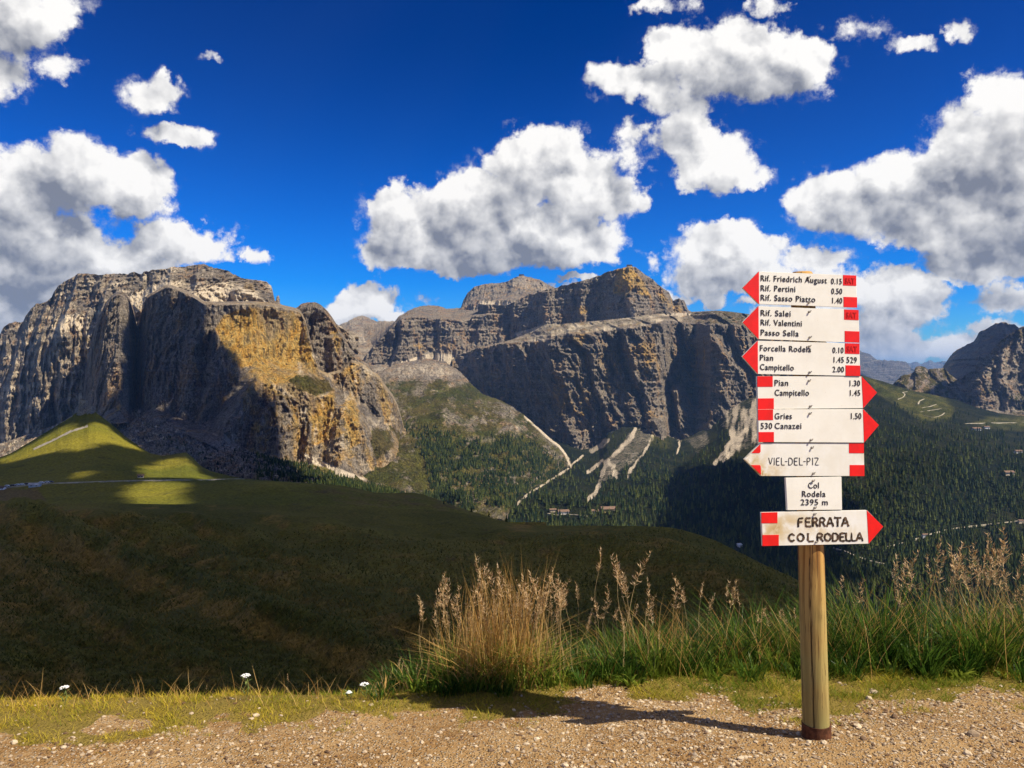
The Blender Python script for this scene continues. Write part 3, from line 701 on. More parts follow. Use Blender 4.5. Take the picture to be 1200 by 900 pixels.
# ---- near meadow
MTOP = [(-400,586),(0,589),(60,590),(130,590),(200,591),(300,591.5),(400,593),(450,595),(500,597),(540,601),(570,606),(600,613),(620,615.5),(660,616),(700,616),(750,616.5),(785,618),(800,621),(820,627),(840,634),(860,644),(880,654),(900,664),(930,677),(960,695),(985,712),(1010,730),(1040,752),(1080,785),(1140,830),(1300,960)]
MD = [(-400,330),(0,380),(300,400),(500,410),(700,360),(800,320),(900,260),(1000,200),(1100,140),(1300,90)]
RIBS = [([(-60,590),(0,604),(45,622),(90,645),(140,668),(190,690),(250,712),(330,745),(400,770),(470,800)], 15, 1.0), ([(60,592),(110,606),(170,628),(240,655),(300,678),(360,698),(430,720),(500,740)], 13, .55),
        ([(150,594),(230,615),(300,640),(370,668),(430,690),(500,705)], 11, .45), ([(-60,640),(0,655),(60,690),(120,735),(180,770),(260,800)], 12, .6), ([(250,594),(340,612),(430,640),(520,660),(600,668)], 12, .35),
        ([(600,625),(700,640),(790,660),(860,690),(930,730)], 22, .5), ([(-60,700),(20,740),(90,790)], 12, .4), ([(420,640),(520,690),(600,720),(680,740)], 14, .3)]
def ribs(PX, PY):
    w = 7 * fbm(PX / 45, PY / 30, 3, 3)
    r = np.zeros(PX.shape)
    for pl, hw, a_ in RIBS: r = np.maximum(r, a_ * np.exp(-(seg_dist(PX, PY + w, pl) / hw) ** 2))
    return r
def meadow_up(X, D, Z, PX, PY):
    f = sstep(PY - poly(MTOP, PX), 0, 30)
    g = sstep(D, 20, 60)
    return f * g * (ribs(PX, PY) * .060 * D * .55 + 1.4 * fbm(X / 60, D / 70, 3, 2) + .9 * ridged(X / 17 + D / 40, D / 22, 9, 3, .5) - .5 + .30 * fbm(X / 3.2, D / 3.2, 2, 3, .6))
MEADOW = Layer('meadow', -400, 1300, 1.0,
      [(3200, 4.0, 10), (1100, 13, 16), (880, 29, 120), ([(-400,760),(600,740),(900,745),(1000,780),(1100,820),(1300,980)], [(-400,75),(600,95),(900,120),(1300,70)], 120), (MTOP, MD, 12), ([(x, y + 30) for x, y in MTOP], [(x, d * 1.5) for x, d in MD], 10), ([(x, y + 90) for x, y in MTOP], [(x, d * 1.7) for x, d in MD], 1)],
      up=meadow_up,
      attrs=lambda PX, PY, P: {'brown': np.clip(.10 + .34 * fbm(P[..., 0] / 22, P[..., 1] / 26, 5, 5, .65) + ribs(PX, PY) * .62 + .25 * sstep(PX, 300, 0) * sstep(PY, 590, 640), 0, 1), 'bare': zero(PX)},
      mat=TURF)

# ================================================================== CLOUDS OUTSIDE THE PICTURE shaped to throw shade over hill, grey wall, valley and right-hand mountain
m_, t_, b_ = material('cloud', 1.0, 0.0)
b_.inputs['Base Color'].default_value = (.88, .88, .90, 1)
tr_ = t_.new('ShaderNodeBsdfTranslucent', {'Color': (.95, .93, .90, 1)})
mx_ = t_.new('ShaderNodeMixShader', {0: .58, 1: b_.outputs[0], 2: tr_.outputs[0]})
t_.link(mx_.outputs[0], [n for n in t_.n if n.type == 'OUTPUT_MATERIAL'][0].inputs[0])
CLOUDMAT = m_
def sun_to(p, zc):
    k = (zc - p[2]) / SUN.z
    return (p[0] + SUN.x * k, p[1] + SUN.y * k)
def shade_cloud(name, zc, polys, holes, soft, thick, res, label):
    """a flat-bottomed cumulus whose outline, seen from the sun, covers `polys` and leaves `holes` open"""
    pp = [[sun_to(p, zc) for p in q] for q in polys]; hh = [([sun_to(p, zc) for p in q], s) for q, s in holes]
    A = np.array([p for q in pp for p in q]); lo, hi = A.min(0) - 2 * soft, A.max(0) + 2 * soft
    xs = np.arange(lo[0], hi[0], res); ys = np.arange(lo[1], hi[1], res)
    X, Y = np.meshgrid(xs, ys)
    n = soft * 1.0 * fbm(X / (soft * 6), Y / (soft * 6), 3, 4, .6)
    sd = np.full(X.shape, -1e9)
    for q in pp:
        d = seg_dist(X + n, Y + n, q, True); sd = np.maximum(sd, np.where(inside(X + n, Y + n, q), d, -d))
    for q, s in hh:
        d = seg_dist(X + n * .5, Y, q, True); sd = np.minimum(sd, np.where(inside(X + n * .5, Y, q), -d, d))
    hgt = np.clip(sd, 0, None)
    puff = .60 + .35 * ridged(X / (thick * 1.3), Y / (thick * 1.3), 2, 4, .55)
    top = np.minimum(thick * puff, hgt * .45 * (.7 + .5 * puff))
    lump = np.clip(.55 + .45 * ridged(X / (thick * .7), Y / (thick * .7), 7, 5, .6), .15, 1.4)
    bot = np.minimum(thick * .45, hgt * .55) * lump
    r, c = X.shape
    V_ = np.concatenate([np.stack([X, Y, zc + top], -1).reshape(-1, 3), np.stack([X, Y, zc - bot], -1).reshape(-1, 3)])
    fc = grid_faces(r, c); keep = (hgt.ravel()[fc] > 0).any(1); fc = fc[keep]
    fc = np.concatenate([fc, fc[:, ::-1] + r * c])
    used = np.unique(fc); mp = np.full(len(V_), -1); mp[used] = np.arange(len(used))
    me = mesh_np(name, V_[used], mp[fc], CLOUDMAT, smooth=True)
    o = link(name, me)
    return tag(o, label, 'cloud', kind='structure')

def on(L, pts): return [tuple(L.at_px(x, y)) for x, y in pts]
_mead = [(-900, 60, -30), (-420, 40, -18), (-60, 33, -14), (30, 34, -14), (110, 44, -20), (150, 110, -60), (260, 300, -90), (300, 520, -110), (160, 760, -100), (60, 900, -100), (-200, 1240, -60), (-700, 1300, -60), (-1200, 1000, -20), (-1300, 400, -20)]
_holes = [(on(HILL, [(-30,553),(0,538),(45,514),(84,494),(104,497),(126,497),(150,517),(172,530),(150,527),(120,519),(112,529),(70,531),(20,541)]), 14),
          (on(HILL, [(160,547),(195,536),(226,541),(240,556),(262,562),(200,562.5),(165,560)]), 16),
          (on(HILL, [(150,567),(180,564),(216,564),(224,574),(222,590),(190,598),(150,590),(128,578)]), 14),
          (on(HILL, [(84,550),(112,552),(116,560),(88,560)]), 14)]
shade_cloud('cloud', 1150, [_mead], _holes, 14, 180, 8.0, 'white cumulus out of view, shaped to shade the near meadow')
_wall = on(FRONT, [(100,480),(112,395),(130,352),(190,342),(238,357),(252,388),(262,410),(280,436),(300,466),(318,455),(334,462),(350,500),(352,544),(300,526),(200,482)])
_wall += [(-700, 2050, -250), (-1250, 2000, -200), (-2300, 2900, -150), (-2400, 3050, 250)] + [tuple(FRONT.at_px(100, 478))]
_wall2 = on(FRONT, [(100,478),(100,440),(240,358),(262,410),(300,466),(352,500),(352,544),(300,526)])
shade_cloud('cloud', 2100, [on(FRONT, [(128,350),(190,340),(238,357),(256,385),(275,430),(297,466),(308,462),(322,480),(332,510),(334,540),(290,525),(200,483),(110,480),(104,430)]),
                            on(BOULD, [(100,500),(200,490),(330,540),(370,565),(350,580),(250,575),(160,540)])], [], 30, 420, 16.0, 'white cumulus out of view, shaped to shade the grey rock wall')
shade_cloud('cloud', 1500, [on(VALLEY, [(800,545),(850,545),(900,560),(1000,600),(1000,690),(930,700),(850,670),(790,650),(770,610),(780,570)])], [], 40, 300, 16.0, 'white cumulus out of view, shaped to shade the wooded valley')

shade_cloud('cloud', 1700, [on(RANGE_B, [(1104,436),(1120,412),(1146,390),(1172,379),(1200,384),(1190,400),(1150,440),(1110,450)]),
                            on(RANGE_F, [(1072,470),(1095,457),(1130,441),(1150,424),(1176,397),(1186,396),(1160,425),(1135,452),(1150,470),(1130,480),(1090,476)])], [], 30, 320, 16.0, 'unseen white cumulus added to shade the right-hand mountain')  # unseen cloud added to darken these two ranges

# ================================================================== TREES
def leaf_mat(name, a, b_col, rough=.75, trans=.35, scale=.6, attrn='tint'):
    m, t, b = material(name, rough, .12)
    c = t.mix(attr(t, attrn), a, b_col)
    t.link(c, b.inputs['Base Color'])
    if trans:
        tr = t.new('ShaderNodeBsdfTranslucent', {'Color': c})
        mx = t.new('ShaderNodeMixShader', {0: trans, 1: b.outputs[0], 2: tr.outputs[0]})
        out = [n for n in t.n if n.type == 'OUTPUT_MATERIAL'][0]
        t.link(mx.outputs[0], out.inputs[0])
    return m
FIR = leaf_mat('fir needles', (.013, .027, .010), (.085, .098, .022), .9, 0)
BARK = flat_mat('fir bark', (.10, .075, .055), scale=4)

def fir_shape(rng, tiers=3, sides=6):
    V_, F_ = [], []
    for k in range(tiers):
        z0 = .08 + .27 * k; z1 = min(1.0, z0 + .46) if k < tiers - 1 else 1.0
        r = .19 * (1 - .27 * k)
        b = len(V_)
        for i in range(sides):
            a = 2 * math.pi * (i + .5 * (k % 2)) / sides
            rr = r * (.7 + .6 * rng.rand()); V_.append((rr * math.cos(a), rr * math.sin(a), z0 + .07 * rng.rand()))
        V_.append((0, 0, z1))
        F_ += [(b + i, b + (i + 1) % sides, b + sides) for i in range(sides)]
    return np.array(V_), np.array(F_)
FIRS = [fir_shape(np.random.RandomState(s)) for s in range(7)]

def sample_layer(L, mask, n, rng):
    """n points on a layer, spread evenly as the eye sees them, where mask > 0"""
    h = np.abs(np.gradient(L.PY, axis=0)) * mask
    w = h.ravel() / h.sum(); idx = rng.choice(len(w), n, p=w)
    i, j = np.unravel_index(idx, L.PX.shape)
    i2 = np.clip(i + rng.choice([-1, 1], n), 0, L.PX.shape[0] - 1); j2 = np.clip(j + rng.choice([-1, 1], n), 0, L.PX.shape[1] - 1)
    a, b = rng.rand(n, 1) * .5, rng.rand(n, 1) * .5
    P = L.P
    return P[i, j] * (1 - a - b) + P[i2, j] * a + P[i, j2] * b

def forest(name, pts, h, label):
    rng = np.random.RandomState(len(pts)); V_, F_, T_ = [], [], []; base = 0
    var = rng.randint(0, len(FIRS), len(pts))
    for v, (fv, ff) in enumerate(FIRS):
        s = np.where(var == v)[0]
        if not len(s): continue
        hh = h[s][:, None, None]; a = rng.rand(len(s)) * 6.28; ca, sa = np.cos(a)[:, None], np.sin(a)[:, None]
        x = fv[None, :, 0] * ca - fv[None, :, 1] * sa; y = fv[None, :, 0] * sa + fv[None, :, 1] * ca
        q = np.stack([x, y, np.broadcast_to(fv[None, :, 2], x.shape)], -1) * hh * np.array([1.15, 1.15, 1]) + pts[s][:, None, :] - [0, 0, .8]
        V_.append(q.reshape(-1, 3)); F_.append((ff[None] + (np.arange(len(s)) * len(fv))[:, None, None] + base).reshape(-1, 3))
        T_.append(np.repeat(np.clip(rng.rand(len(s)) ** 1.6 + .25 * fbm(pts[s, 0] / 130, pts[s, 1] / 130, 3, 3), 0, 1), len(fv)))
        base += len(s) * len(fv)
    o = link(name, mesh_np(name, np.concatenate(V_), np.concatenate(F_), FIR, {'tint': np.concatenate(T_)}))
    return tag(o, label, 'forest', kind='stuff')

RT = np.random.RandomState(21)
vm = 1 - np.clip(VALLEY.at['scree'].reshape(VALLEY.PX.shape) * 2.4, 0, 1)
vx, vy = VALLEY.PX, VALLEY.PY
vmask = vm * (vy > poly(ATOP, vx) + 4) * (vy < 770) * (vy > 470)
vmask *= 1 - area(vx, vy, [(1012,441),(1060,456),(1105,462),(1118,480),(1112,492),(1080,494),(1060,480),(1030,462)], 3)
vmask *= 1 - area(vx, vy, [(1140,496),(1160,488),(1500,490),(1500,512),(1170,503)], 2) * .8
for pl, hw in ([(640,602),(672,600),(722,598)], 4), ([(975,642),(1000,648),(1020,658),(1050,664)], 3), ([(1040,640),(1080,630),(1110,620),(1150,616),(1200,612)], 3), ([(866,636),(866,648)], 5), ([(1185,605),(1195,620)], 7), ([(1120,500),(1200,494)], 2):
    vmask *= sstep(seg_dist(vx, vy, pl), hw * .5, hw)
# the upper edge of the wood frays out
vmask *= np.clip(.15 + (vy - poly(ATOP, vx)) / 46 + .8 * fbm(vx / 11, vy / 8, 3, 3), 0, 1)
vmask *= np.clip(.85 + .9 * fbm(vx / 26, vy / 12, 9, 4), .12, 1)
pv = sample_layer(VALLEY, vmask, 40000, RT)
forest('fir_forest', pv, 8 + 15 * RT.rand(len(pv)) ** 1.4, 'dark fir forest filling the valley below the rock walls')
gx, gy = GLEN.PX, GLEN.PY
gs = GLEN.at['scree'].reshape(gx.shape)
gm = np.maximum(area(gx, gy, [(478,502),(505,506),(530,512),(548,520),(575,512),(600,512),(640,532),(668,552),(672,600),(620,600),(590,590),(560,590),(540,600),(500,585),(508,566),(495,530)], 7), 0) * np.clip(.55 + 1.1 * fbm(gx / 16, gy / 9, 5, 3), 0, 1)
gm = gm * (1 - np.clip(gs * 1.0, 0, 1))
pg = sample_layer(GLEN, gm, 5200, RT)
forest('fir_forest', pg, 10 + 8 * RT.rand(len(pg)), 'fir wood climbing the sunlit spur between the two massifs')
bx, by = BOULD.PX, BOULD.PY
bmk = area(bx, by, [(280,528),(300,526),(345,540),(400,562),(440,572),(500,588),(560,615),(640,640),(640,680),(400,600),(330,580),(340,564),(310,545)], 5)
bmk = np.maximum(bmk, .8 * area(bx, by, [(180,510),(300,535),(350,560),(400,575),(230,565)], 8) * (fbm(bx / 9, by / 5, 3, 3) > -.05))
pb = sample_layer(BOULD, bmk, 7600, RT)
forest('fir_forest', pb, np.where(pb[:, 0] / pb[:, 1] * F + CX < 300, 4, 9) + 6 * RT.rand(len(pb)), 'band of dark firs along the foot of the yellow rock wall')

# single firs along the edge of the wood
SF = []
for fv, ff in FIRS[:5]:
    SF.append(mesh_np('spruce_tree', fv, ff, FIR, {'tint': np.full(len(fv), RT.rand() * .5)}))
hmask = area(HILL.PX, HILL.PY, [(500,583),(520,588),(560,603),(600,616),(560,612),(530,600)], 3)
for k, p in enumerate(list(sample_layer(BOULD, area(bx, by, [(395,572),(440,580),(500,588),(560,608),(600,620),(600,628),(540,615),(480,600),(400,584)], 2), 90, RT)) + list(sample_layer(HILL, hmask, 14, RT))):
    o = link('spruce_tree', SF[k % 5]); o.location = (p[0], p[1], p[2] - .5)
    hgt = (9 + 7 * RT.rand()) * (1 if k < 90 else .35); o.scale = (hgt * 1.1, hgt * 1.1, hgt); o.rotation_euler.z = RT.rand() * 6.28
    tag(o, 'dark spruce at the lower edge of the fir band behind the meadow hill' if k < 90 else 'small lone spruce on the right end of the meadow hill', 'tree',
        'spruces along the edge of the wood' if k < 90 else 'lone spruces on the meadow hill')

# ================================================================== ROADS, RIVER BED, HUTS
for L, pts, w in ((VALLEY, [(1052,468),(1058,466),(1061,462),(1057,460),(1063,459)], 12), (VALLEY, [(1076,474),(1077,470),(1083,467.5)], 14), (VALLEY, [(1080,478),(1090,476.5),(1097,474)], 12),
                  (VALLEY, [(1078,483),(1090,481),(1103,479)], 9), (VALLEY, [(1083,487),(1095,489.5),(1103,487),(1107,484)], 12),
                  (VALLEY, [(1130,496.5),(1160,495.5),(1185,495.5),(1230,494),(1300,496)], 22),
                  (VALLEY, [(642,602),(655,604),(670,603),(690,605)], 14), (VALLEY, [(690,600),(705,599.5),(722,598.5)], 12),
                  (VALLEY, [(976,642),(990,646),(1003,652),(1020,658),(1045,663)], 9), (VALLEY, [(1040,641),(1062,636),(1085,628),(1108,621),(1135,617),(1165,614),(1200,610),(1260,606)], 9)):
    drape('road', L, pts, w * .42, TRACK, 1.2, 5)
WALLM = flat_mat('hut wall', (.55, .46, .33), scale=.5); ROOFM = flat_mat('hut roof', (.20, .13, .09), scale=.8); WHITEM = flat_mat('white render', (.78, .76, .72), scale=.5); WINM = flat_mat('hut window', (.03, .035, .045), .2, .5)
def box_mesh(name, x0, x1, y0, y1, z0, z1, mat):
    v = [(x, y, z) for z in (z0, z1) for x, y in ((x0, y0), (x1, y0), (x1, y1), (x0, y1))]
    return mesh_np(name, v, [(0, 3, 2, 1), (4, 5, 6, 7), (0, 1, 5, 4), (1, 2, 6, 5), (2, 3, 7, 6), (3, 0, 4, 7)], mat)
def hut(L, px, py, w, d, h, rz, label, wall, roof=None, name='hut'):
    p = L.at_px(px, py); r = empty(name, p); r.rotation_euler.z = rz
    tag(r, label, 'building')
    link('wall', box_mesh('wall', -w / 2, w / 2, -d / 2, d / 2, -3, h, wall), r)
    e = .08 * w; z1 = h + d * .32
    v = [(-w/2-e, -d/2-e, h-.15), (w/2+e, -d/2-e, h-.15), (w/2+e, 0, z1), (-w/2-e, 0, z1), (w/2+e, d/2+e, h-.15), (-w/2-e, d/2+e, h-.15)]
    v += [(a, b, c - .35) for a, b, c in v]
    f4 = [(0, 1, 2, 3), (3, 2, 4, 5), (7, 6, 9, 8), (8, 9, 11, 10), (0, 6, 7, 1), (5, 4, 10, 11)]
    link('roof', mesh_np('roof', v, f4 + [(0, 3, 9, 6), (3, 5, 11, 9), (1, 7, 8, 2), (2, 8, 10, 4)], roof or ROOFM), r)
    nw = max(2, int(w / 3.5))
    for i in range(nw):
        x = -w / 2 + w * (i + .5) / nw
        link('window', box_mesh('window', x - .5, x + .5, -d / 2 - .06, -d / 2 + .1, h * .4, h * .4 + 1.1, WINM), r)
    return r
hut(HILL, 165, 559.8, 4.6, 3.6, 2.0, .3, 'small brown hut beside the track on the sunlit meadow hill', WALLM)
hut(HILL, 41, 570.5, 8, 4, 2.0, .1, 'low white building below the track at the left', WHITEM, flat_mat('grey roof', (.5, .48, .45)))
hut(HILL, 3, 573.5, 4, 3, 1.8, -.2, 'tiny white hut at the far left end of the track', WHITEM)
for (px, py, w, lab, mat) in ((712, 599, 34, 'yellow walled inn, rightmost in the valley clearing', flat_mat('ochre wall', (.62, .48, .20))), (697, 601.5, 22, 'pale house left of the yellow inn in the valley', WHITEM),
                              (660, 602, 26, 'white house in the middle of the valley clearing', WHITEM), (648, 600, 16, 'low pale house at the left end of the valley clearing', WALLM),
                              (1144, 504, 34, 'long white building in the wood below the right mountain', WHITEM), (1156, 502, 24, 'small white building beside the long white one below the right mountain', WHITEM),
                              (1193, 531, 22, 'white house alone in the forest at the right edge', WHITEM), (1182, 556, 26, 'grey house in the forest near the right edge', WALLM),
                              (1084, 630, 12, 'white chalet above the road seen through the right grass', WHITEM), (1196, 613, 12, 'pale chalet by the road at the right edge', WALLM)):
    hut(VALLEY, px, py, w, w * .5, 7, 0.15, lab, mat, name='house')
hut(VALLEY, 866, 641, 9, 7, 6, .2, 'white lift station just beyond the meadow edge', WHITEM, WHITEM, 'lift_station')
# cars parked by the track
CARW = flat_mat('white car paint', (.7, .7, .7), .4, .5); CARD = flat_mat('dark car paint', (.06, .06, .08), .4, .5); TYRE = flat_mat('tyre', (.02, .02, .02))
def car(L, px, py, mat, label, rz):
    r = empty('parked_car', L.at_px(px, py, .35)); r.rotation_euler.z = rz; tag(r, label, 'car', 'cars parked along the track')
    pr = [(-2.1, .3), (2.1, .3), (2.15, .75), (1.3, .9), (.8, 1.42), (-1.3, 1.45), (-2.05, .9)]
    v = [(x, s, z) for s in (-.85, .85) for x, z in pr]; n = len(pr); me = bpy.data.meshes.new('body')
    me.from_pydata(v, [], [tuple(range(n)), tuple(range(2 * n - 1, n - 1, -1))] + [(i, n + i, n + (i + 1) % n, (i + 1) % n) for i in range(n)]); me.materials.append(mat)
    link('body', me, r)
    link('windscreen', box_mesh('windscreen', -1.15, .75, -.87, .87, .95, 1.3, WINM), r)
    for sx in (-1.3, 1.3):
        for sy in (-.8, .8):
            v = [(sx + .33 * math.cos(a * .785), sy + e, .32 + .33 * math.sin(a * .785)) for e in (-.1, .1) for a in range(8)]
            me = bpy.data.meshes.new('wheel'); me.from_pydata(v, [], [tuple(range(8)), tuple(range(15, 7, -1))] + [(i, 8 + i, 8 + (i + 1) % 8, (i + 1) % 8) for i in range(8)]); me.materials.append(TYRE)
            link('wheel', me, r)
for i, px in enumerate((9, 15, 21, 26, 32, 49, 56, 60)):
    car(HILL, px, poly([(0, 571.6), (20, 569.6), (36, 567.8), (60, 566)], px), CARW if i % 3 != 1 else CARD, ['white car parked first from the left on the track', 'dark car parked second from the left on the track', 'white car parked third from the left on the track', 'white car parked fourth from the left on the track',
        'dark car parked just left of the low white building', 'white car parked just right of the low white building', 'white car, last but one of the row on the track', 'dark car parked last in the row on the track'][i], .1)

# ---- rock tower on the grass peak
def crag(name, base, w, d, h, seed, mat):
    n, r = 26, 30; V_ = []
    for i in range(r):
        t = i / (r - 1)
        for j in range(n):
            a = 2 * math.pi * j / n
            rad = (1 - .45 * t ** 1.5) * (1 if i < r - 1 else .35)
            V_.append((w * rad * math.cos(a), d * rad * math.sin(a), h * t - h * .12))
    V_ = np.array(V_); q = V_ / h
    k = 1 + .40 * fbm(q[:, 0] * 3, q[:, 1] * 3 + seed, q[:, 2] * 1.6, 4, .6)
    V_[:, :2] *= k[:, None]; V_[:, 2] += h * .22 * fbm(q[:, 0] * 2.5, q[:, 1] * 2.5, seed, 3)
    f = [(i * n + j, i * n + (j + 1) % n, (i + 1) * n + (j + 1) % n, (i + 1) * n + j) for i in range(r - 1) for j in range(n)]
    z = np.zeros(len(V_)); me = mesh_np(name, V_, f, mat, {'warm': z + .1, 'veg': z, 'scree': z + .5}, smooth=False)
    o = link(name, me); o.location = base; return o
ROCKN = rock_material('dolomite crag', .12, (.34, .31, .27))
tag(crag('rock_tower', HILL.at_px(98, 484.5), 7, 6, 20, 3, ROCKN), 'pale rock tower standing on top of the grass peak', 'rock')
tag(crag('rock_tower', HILL.at_px(107, 484), 4.5, 5, 10, 9, ROCKN), 'low pale rock leaning against the right side of the tower', 'rock')
tag(crag('rock_needle', Vector(place(325.3, 357, 3480)), 9, 9, 42, 5, ROCK), 'dark rock needle at the right end of the left summit', 'rock')
# summit hut and antenna of the centre peak, pixel-small
tag(link('summit_hut', box_mesh('summit_hut', -16, 16, -8, 8, -8, 12, CARD)), 'small dark hut on the summit of the pointed peak', 'building').location = place(737.5, 312.6, 4800)
tag(link('summit_hut', box_mesh('summit_hut', -22, 22, -8, 8, -8, 16, CARD)), 'small dark hut on top of the far round summit', 'building').location = place(611, 323.6, 7050)
# boulders strewn below the wall
pk = sample_layer(BOULD, area(bx, by, [(110,488),(200,490),(300,535),(390,575),(300,575),(230,560),(165,525)], 6), 7000, RT)
bs = [np.random.RandomState(s).normal(size=(8, 3)) for s in range(1)]
cube = np.array([(x, y, z) for z in (-1, 1) for x, y in ((-1, -1), (1, -1), (1, 1), (-1, 1))], float)
cf = np.array([(0, 3, 2, 1), (4, 5, 6, 7), (0, 1, 5, 4), (1, 2, 6, 5), (2, 3, 7, 6), (3, 0, 4, 7)])
sz = (1.0 + 4.5 * RT.rand(len(pk)) ** 4)[:, None, None]
V_ = (cube[None] * (1 + .45 * RT.normal(size=(len(pk), 8, 3)) * .8)) * sz + pk[:, None]
zz = np.zeros(len(pk) * 8)
tag(link('boulders', mesh_np('boulders', V_.reshape(-1, 3), (cf[None] + (np.arange(len(pk)) * 8)[:, None, None]).reshape(-1, 4), ROCK, {'warm': zz, 'veg': zz, 'scree': zz + .35})), 'field of grey boulders below the shaded wall', 'boulders', kind='stuff')

# ================================================================== FOREGROUND: path and verge
EDGE = [(-9, 3.7), (-3, 3.95), (-1.9, 4.05), (-.8, 4.12), (-.4, 4.35), (.3, 4.55), (1.5, 4.7), (3.5, 4.8), (9, 4.9)]
def zground(x, y):
    x = np.asarray(x, float); y = np.asarray(y, float)
    e = poly(EDGE, x)
    z = .02 * np.clip(3.4 - y, 0, 9) - .14 * np.clip(y - 3.5, 0, 9)
    z = z - np.clip(y - e, 0, 99) * .52 * sstep(y - e, 0, .7)
    z = z + .012 * fbm(x * 1.3, y * 1.3, 3, 4) + .05 * np.exp(-((y - e + .12) / .25) ** 2) * (.6 + .6 * fbm(x * 1.1, 2, 5, 2))
    return z
xs = np.concatenate([np.linspace(-30, -5, 40)[:-1], np.linspace(-5, 5.5, 430), np.linspace(5.5, 30, 40)[1:]])
ys = np.concatenate([np.linspace(-12, 2, 30)[:-1], np.linspace(2, 5.6, 190), np.linspace(5.6, 19, 50)[1:]])
GX, GY = np.meshgrid(xs, ys)
GRAV_TOP = [(-200,874),(0,870),(60,866),(140,858),(200,850),(280,842),(340,848),(400,845),(460,838),(480,836),(560,838),(640,832),(680,812),(740,806),(800,812),(860,822),(930,838),(1000,836),(1050,826),(1100,818),(1200,815),(1500,810)]
def screen(x, y, z): return CX + F * x / y, HZ - F * (z - EYE) / y
GZ = zground(GX, GY)
SXp, SYp = screen(GX, np.maximum(GY, .5), GZ)
gmask = sstep(SYp - poly(GRAV_TOP, SXp) + 26 * fbm(GX * 3, GY * 3, 2, 4), 8, -8) * (GY > 2.5)
m, t, b = material('path earth', .95, .12)
pos = t.new('ShaderNodeNewGeometry').outputs['Position']
a1 = t.noise(pos, 2.2, 5, .6); a2 = t.noise(pos, 24, 5, .7); a3 = t.noise(pos, 110, 3, .7)
vo = t.new('ShaderNodeTexVoronoi', {'Vector': pos, 'Scale': 75.0, 'Randomness': 1.0})
c = t.mix(t.mapr(a1, .35, .65), (.27, .150, .055), (.38, .235, .10))
c = t.mix(t.mapr(a2, .45, .7, 0, .8), c, (.44, .31, .17))
c = t.mix(t.mapr(a3, .55, .7, 0, .7), c, (.14, .085, .045))
pc = t.new('ShaderNodeSeparateColor', {0: vo.outputs['Color']}).outputs[0]
c = t.mix(t.m('MULTIPLY', t.mapr(vo.outputs['Distance'], .45, .30), t.mapr(pc, .5, .8)), c, (.52, .43, .31))
gm_ = t.m('ADD', attr(t, 'grass'), t.m('MULTIPLY', t.m('SUBTRACT', a2, .5), .9))
c = t.mix(t.mapr(gm_, .35, .65), c, t.mix(a2, (.15, .12, .022), (.30, .21, .05)))
t.link(c, b.inputs['Base Color'])
h = t.m('ADD', t.m('MULTIPLY', a2, .9), t.m('ADD', t.m('MULTIPLY', a3, .4), t.m('MULTIPLY', t.mapr(vo.outputs['Distance'], .5, .1), .5)))
bump(t, b, h, .018, 1.0)
PATHM = m
r_, c_ = GX.shape
tag(link('path', mesh_np('path', np.stack([GX, GY, GZ], -1).reshape(-1, 3), grid_faces(r_, c_), PATHM, {'grass': gmask.ravel()}, smooth=True)), kind='structure')

# ---- gravel: every pebble is a small faceted stone
RG = np.random.RandomState(5)
m, t, b = material('pebbles', .85, .25)
c = t.mix(attr(t, 'tint'), (.14, .082, .045), (.60, .48, .33)); t.link(c, b.inputs['Base Color'])
PEB = m
ico = [(0, 0, 1), (.89, 0, .45), (.28, .85, .45), (-.72, .53, .45), (-.72, -.53, .45), (.28, -.85, .45), (.72, .53, -.45), (-.28, .85, -.45), (-.89, 0, -.45), (-.28, -.85, -.45), (.72, -.53, -.45), (0, 0, -1)]
icf = [(0,1,2),(0,2,3),(0,3,4),(0,4,5),(0,5,1),(1,6,2),(2,7,3),(3,8,4),(4,9,5),(5,10,1),(2,6,7),(3,7,8),(4,8,9),(5,9,10),(1,10,6),(11,7,6),(11,8,7),(11,9,8),(11,10,9),(11,6,10)]
ico, icf = np.array(ico, float), np.array(icf)
def pebbles(n, x0, x1, y0, y1, smin, smax, pw, dens):
    x = RG.uniform(x0, x1, n * 3); y = RG.uniform(y0, y1, n * 3); z = zground(x, y)
    sx, sy = screen(x, y, z)
    keep = RG.rand(len(x)) < dens(x, y, sx, sy); x, y, z = x[keep][:n], y[keep][:n], z[keep][:n]
    k = len(x); s = smin + (smax - smin) * RG.rand(k) ** pw
    sh = np.stack([s * RG.uniform(.7, 1.3, k), s * RG.uniform(.7, 1.2, k), s * RG.uniform(.4, .8, k)], -1)
    v = ico[None] * (1 + .22 * RG.normal(size=(k, 12, 3))) * sh[:, None]
    a = RG.rand(k) * 6.28; ca, sa = np.cos(a)[:, None], np.sin(a)[:, None]
    v = np.stack([v[..., 0] * ca - v[..., 1] * sa, v[..., 0] * sa + v[..., 1] * ca, v[..., 2]], -1) + np.stack([x, y, z + s * .15], -1)[:, None]
    f = icf[None] + (np.arange(k) * 12)[:, None, None]
    return v.reshape(-1, 3), f.reshape(-1, 3), np.repeat(np.where(RG.rand(k) < .2, 0.0, np.clip(RG.beta(2.2, 1.6, k), 0, 1)), 12)
def dens(x, y, sx, sy):
    g = sstep(sy - poly(GRAV_TOP, sx) + 26 * fbm(x * 3, y * 3, 2, 4), -9, 5)
    right = sstep(sx, 500, 800) * .55 + .40
    return np.clip(g * right * np.clip(.7 + .75 * fbm(x * 1.4, y * 1.4, 8, 3), .12, 1.3), 0, 1) + .04 * (y < poly(EDGE, x))
pv_, pf_, pt_ = pebbles(42000, -3.6, 3.8, 1.9, 4.6, .0022, .0120, 4.5, dens)
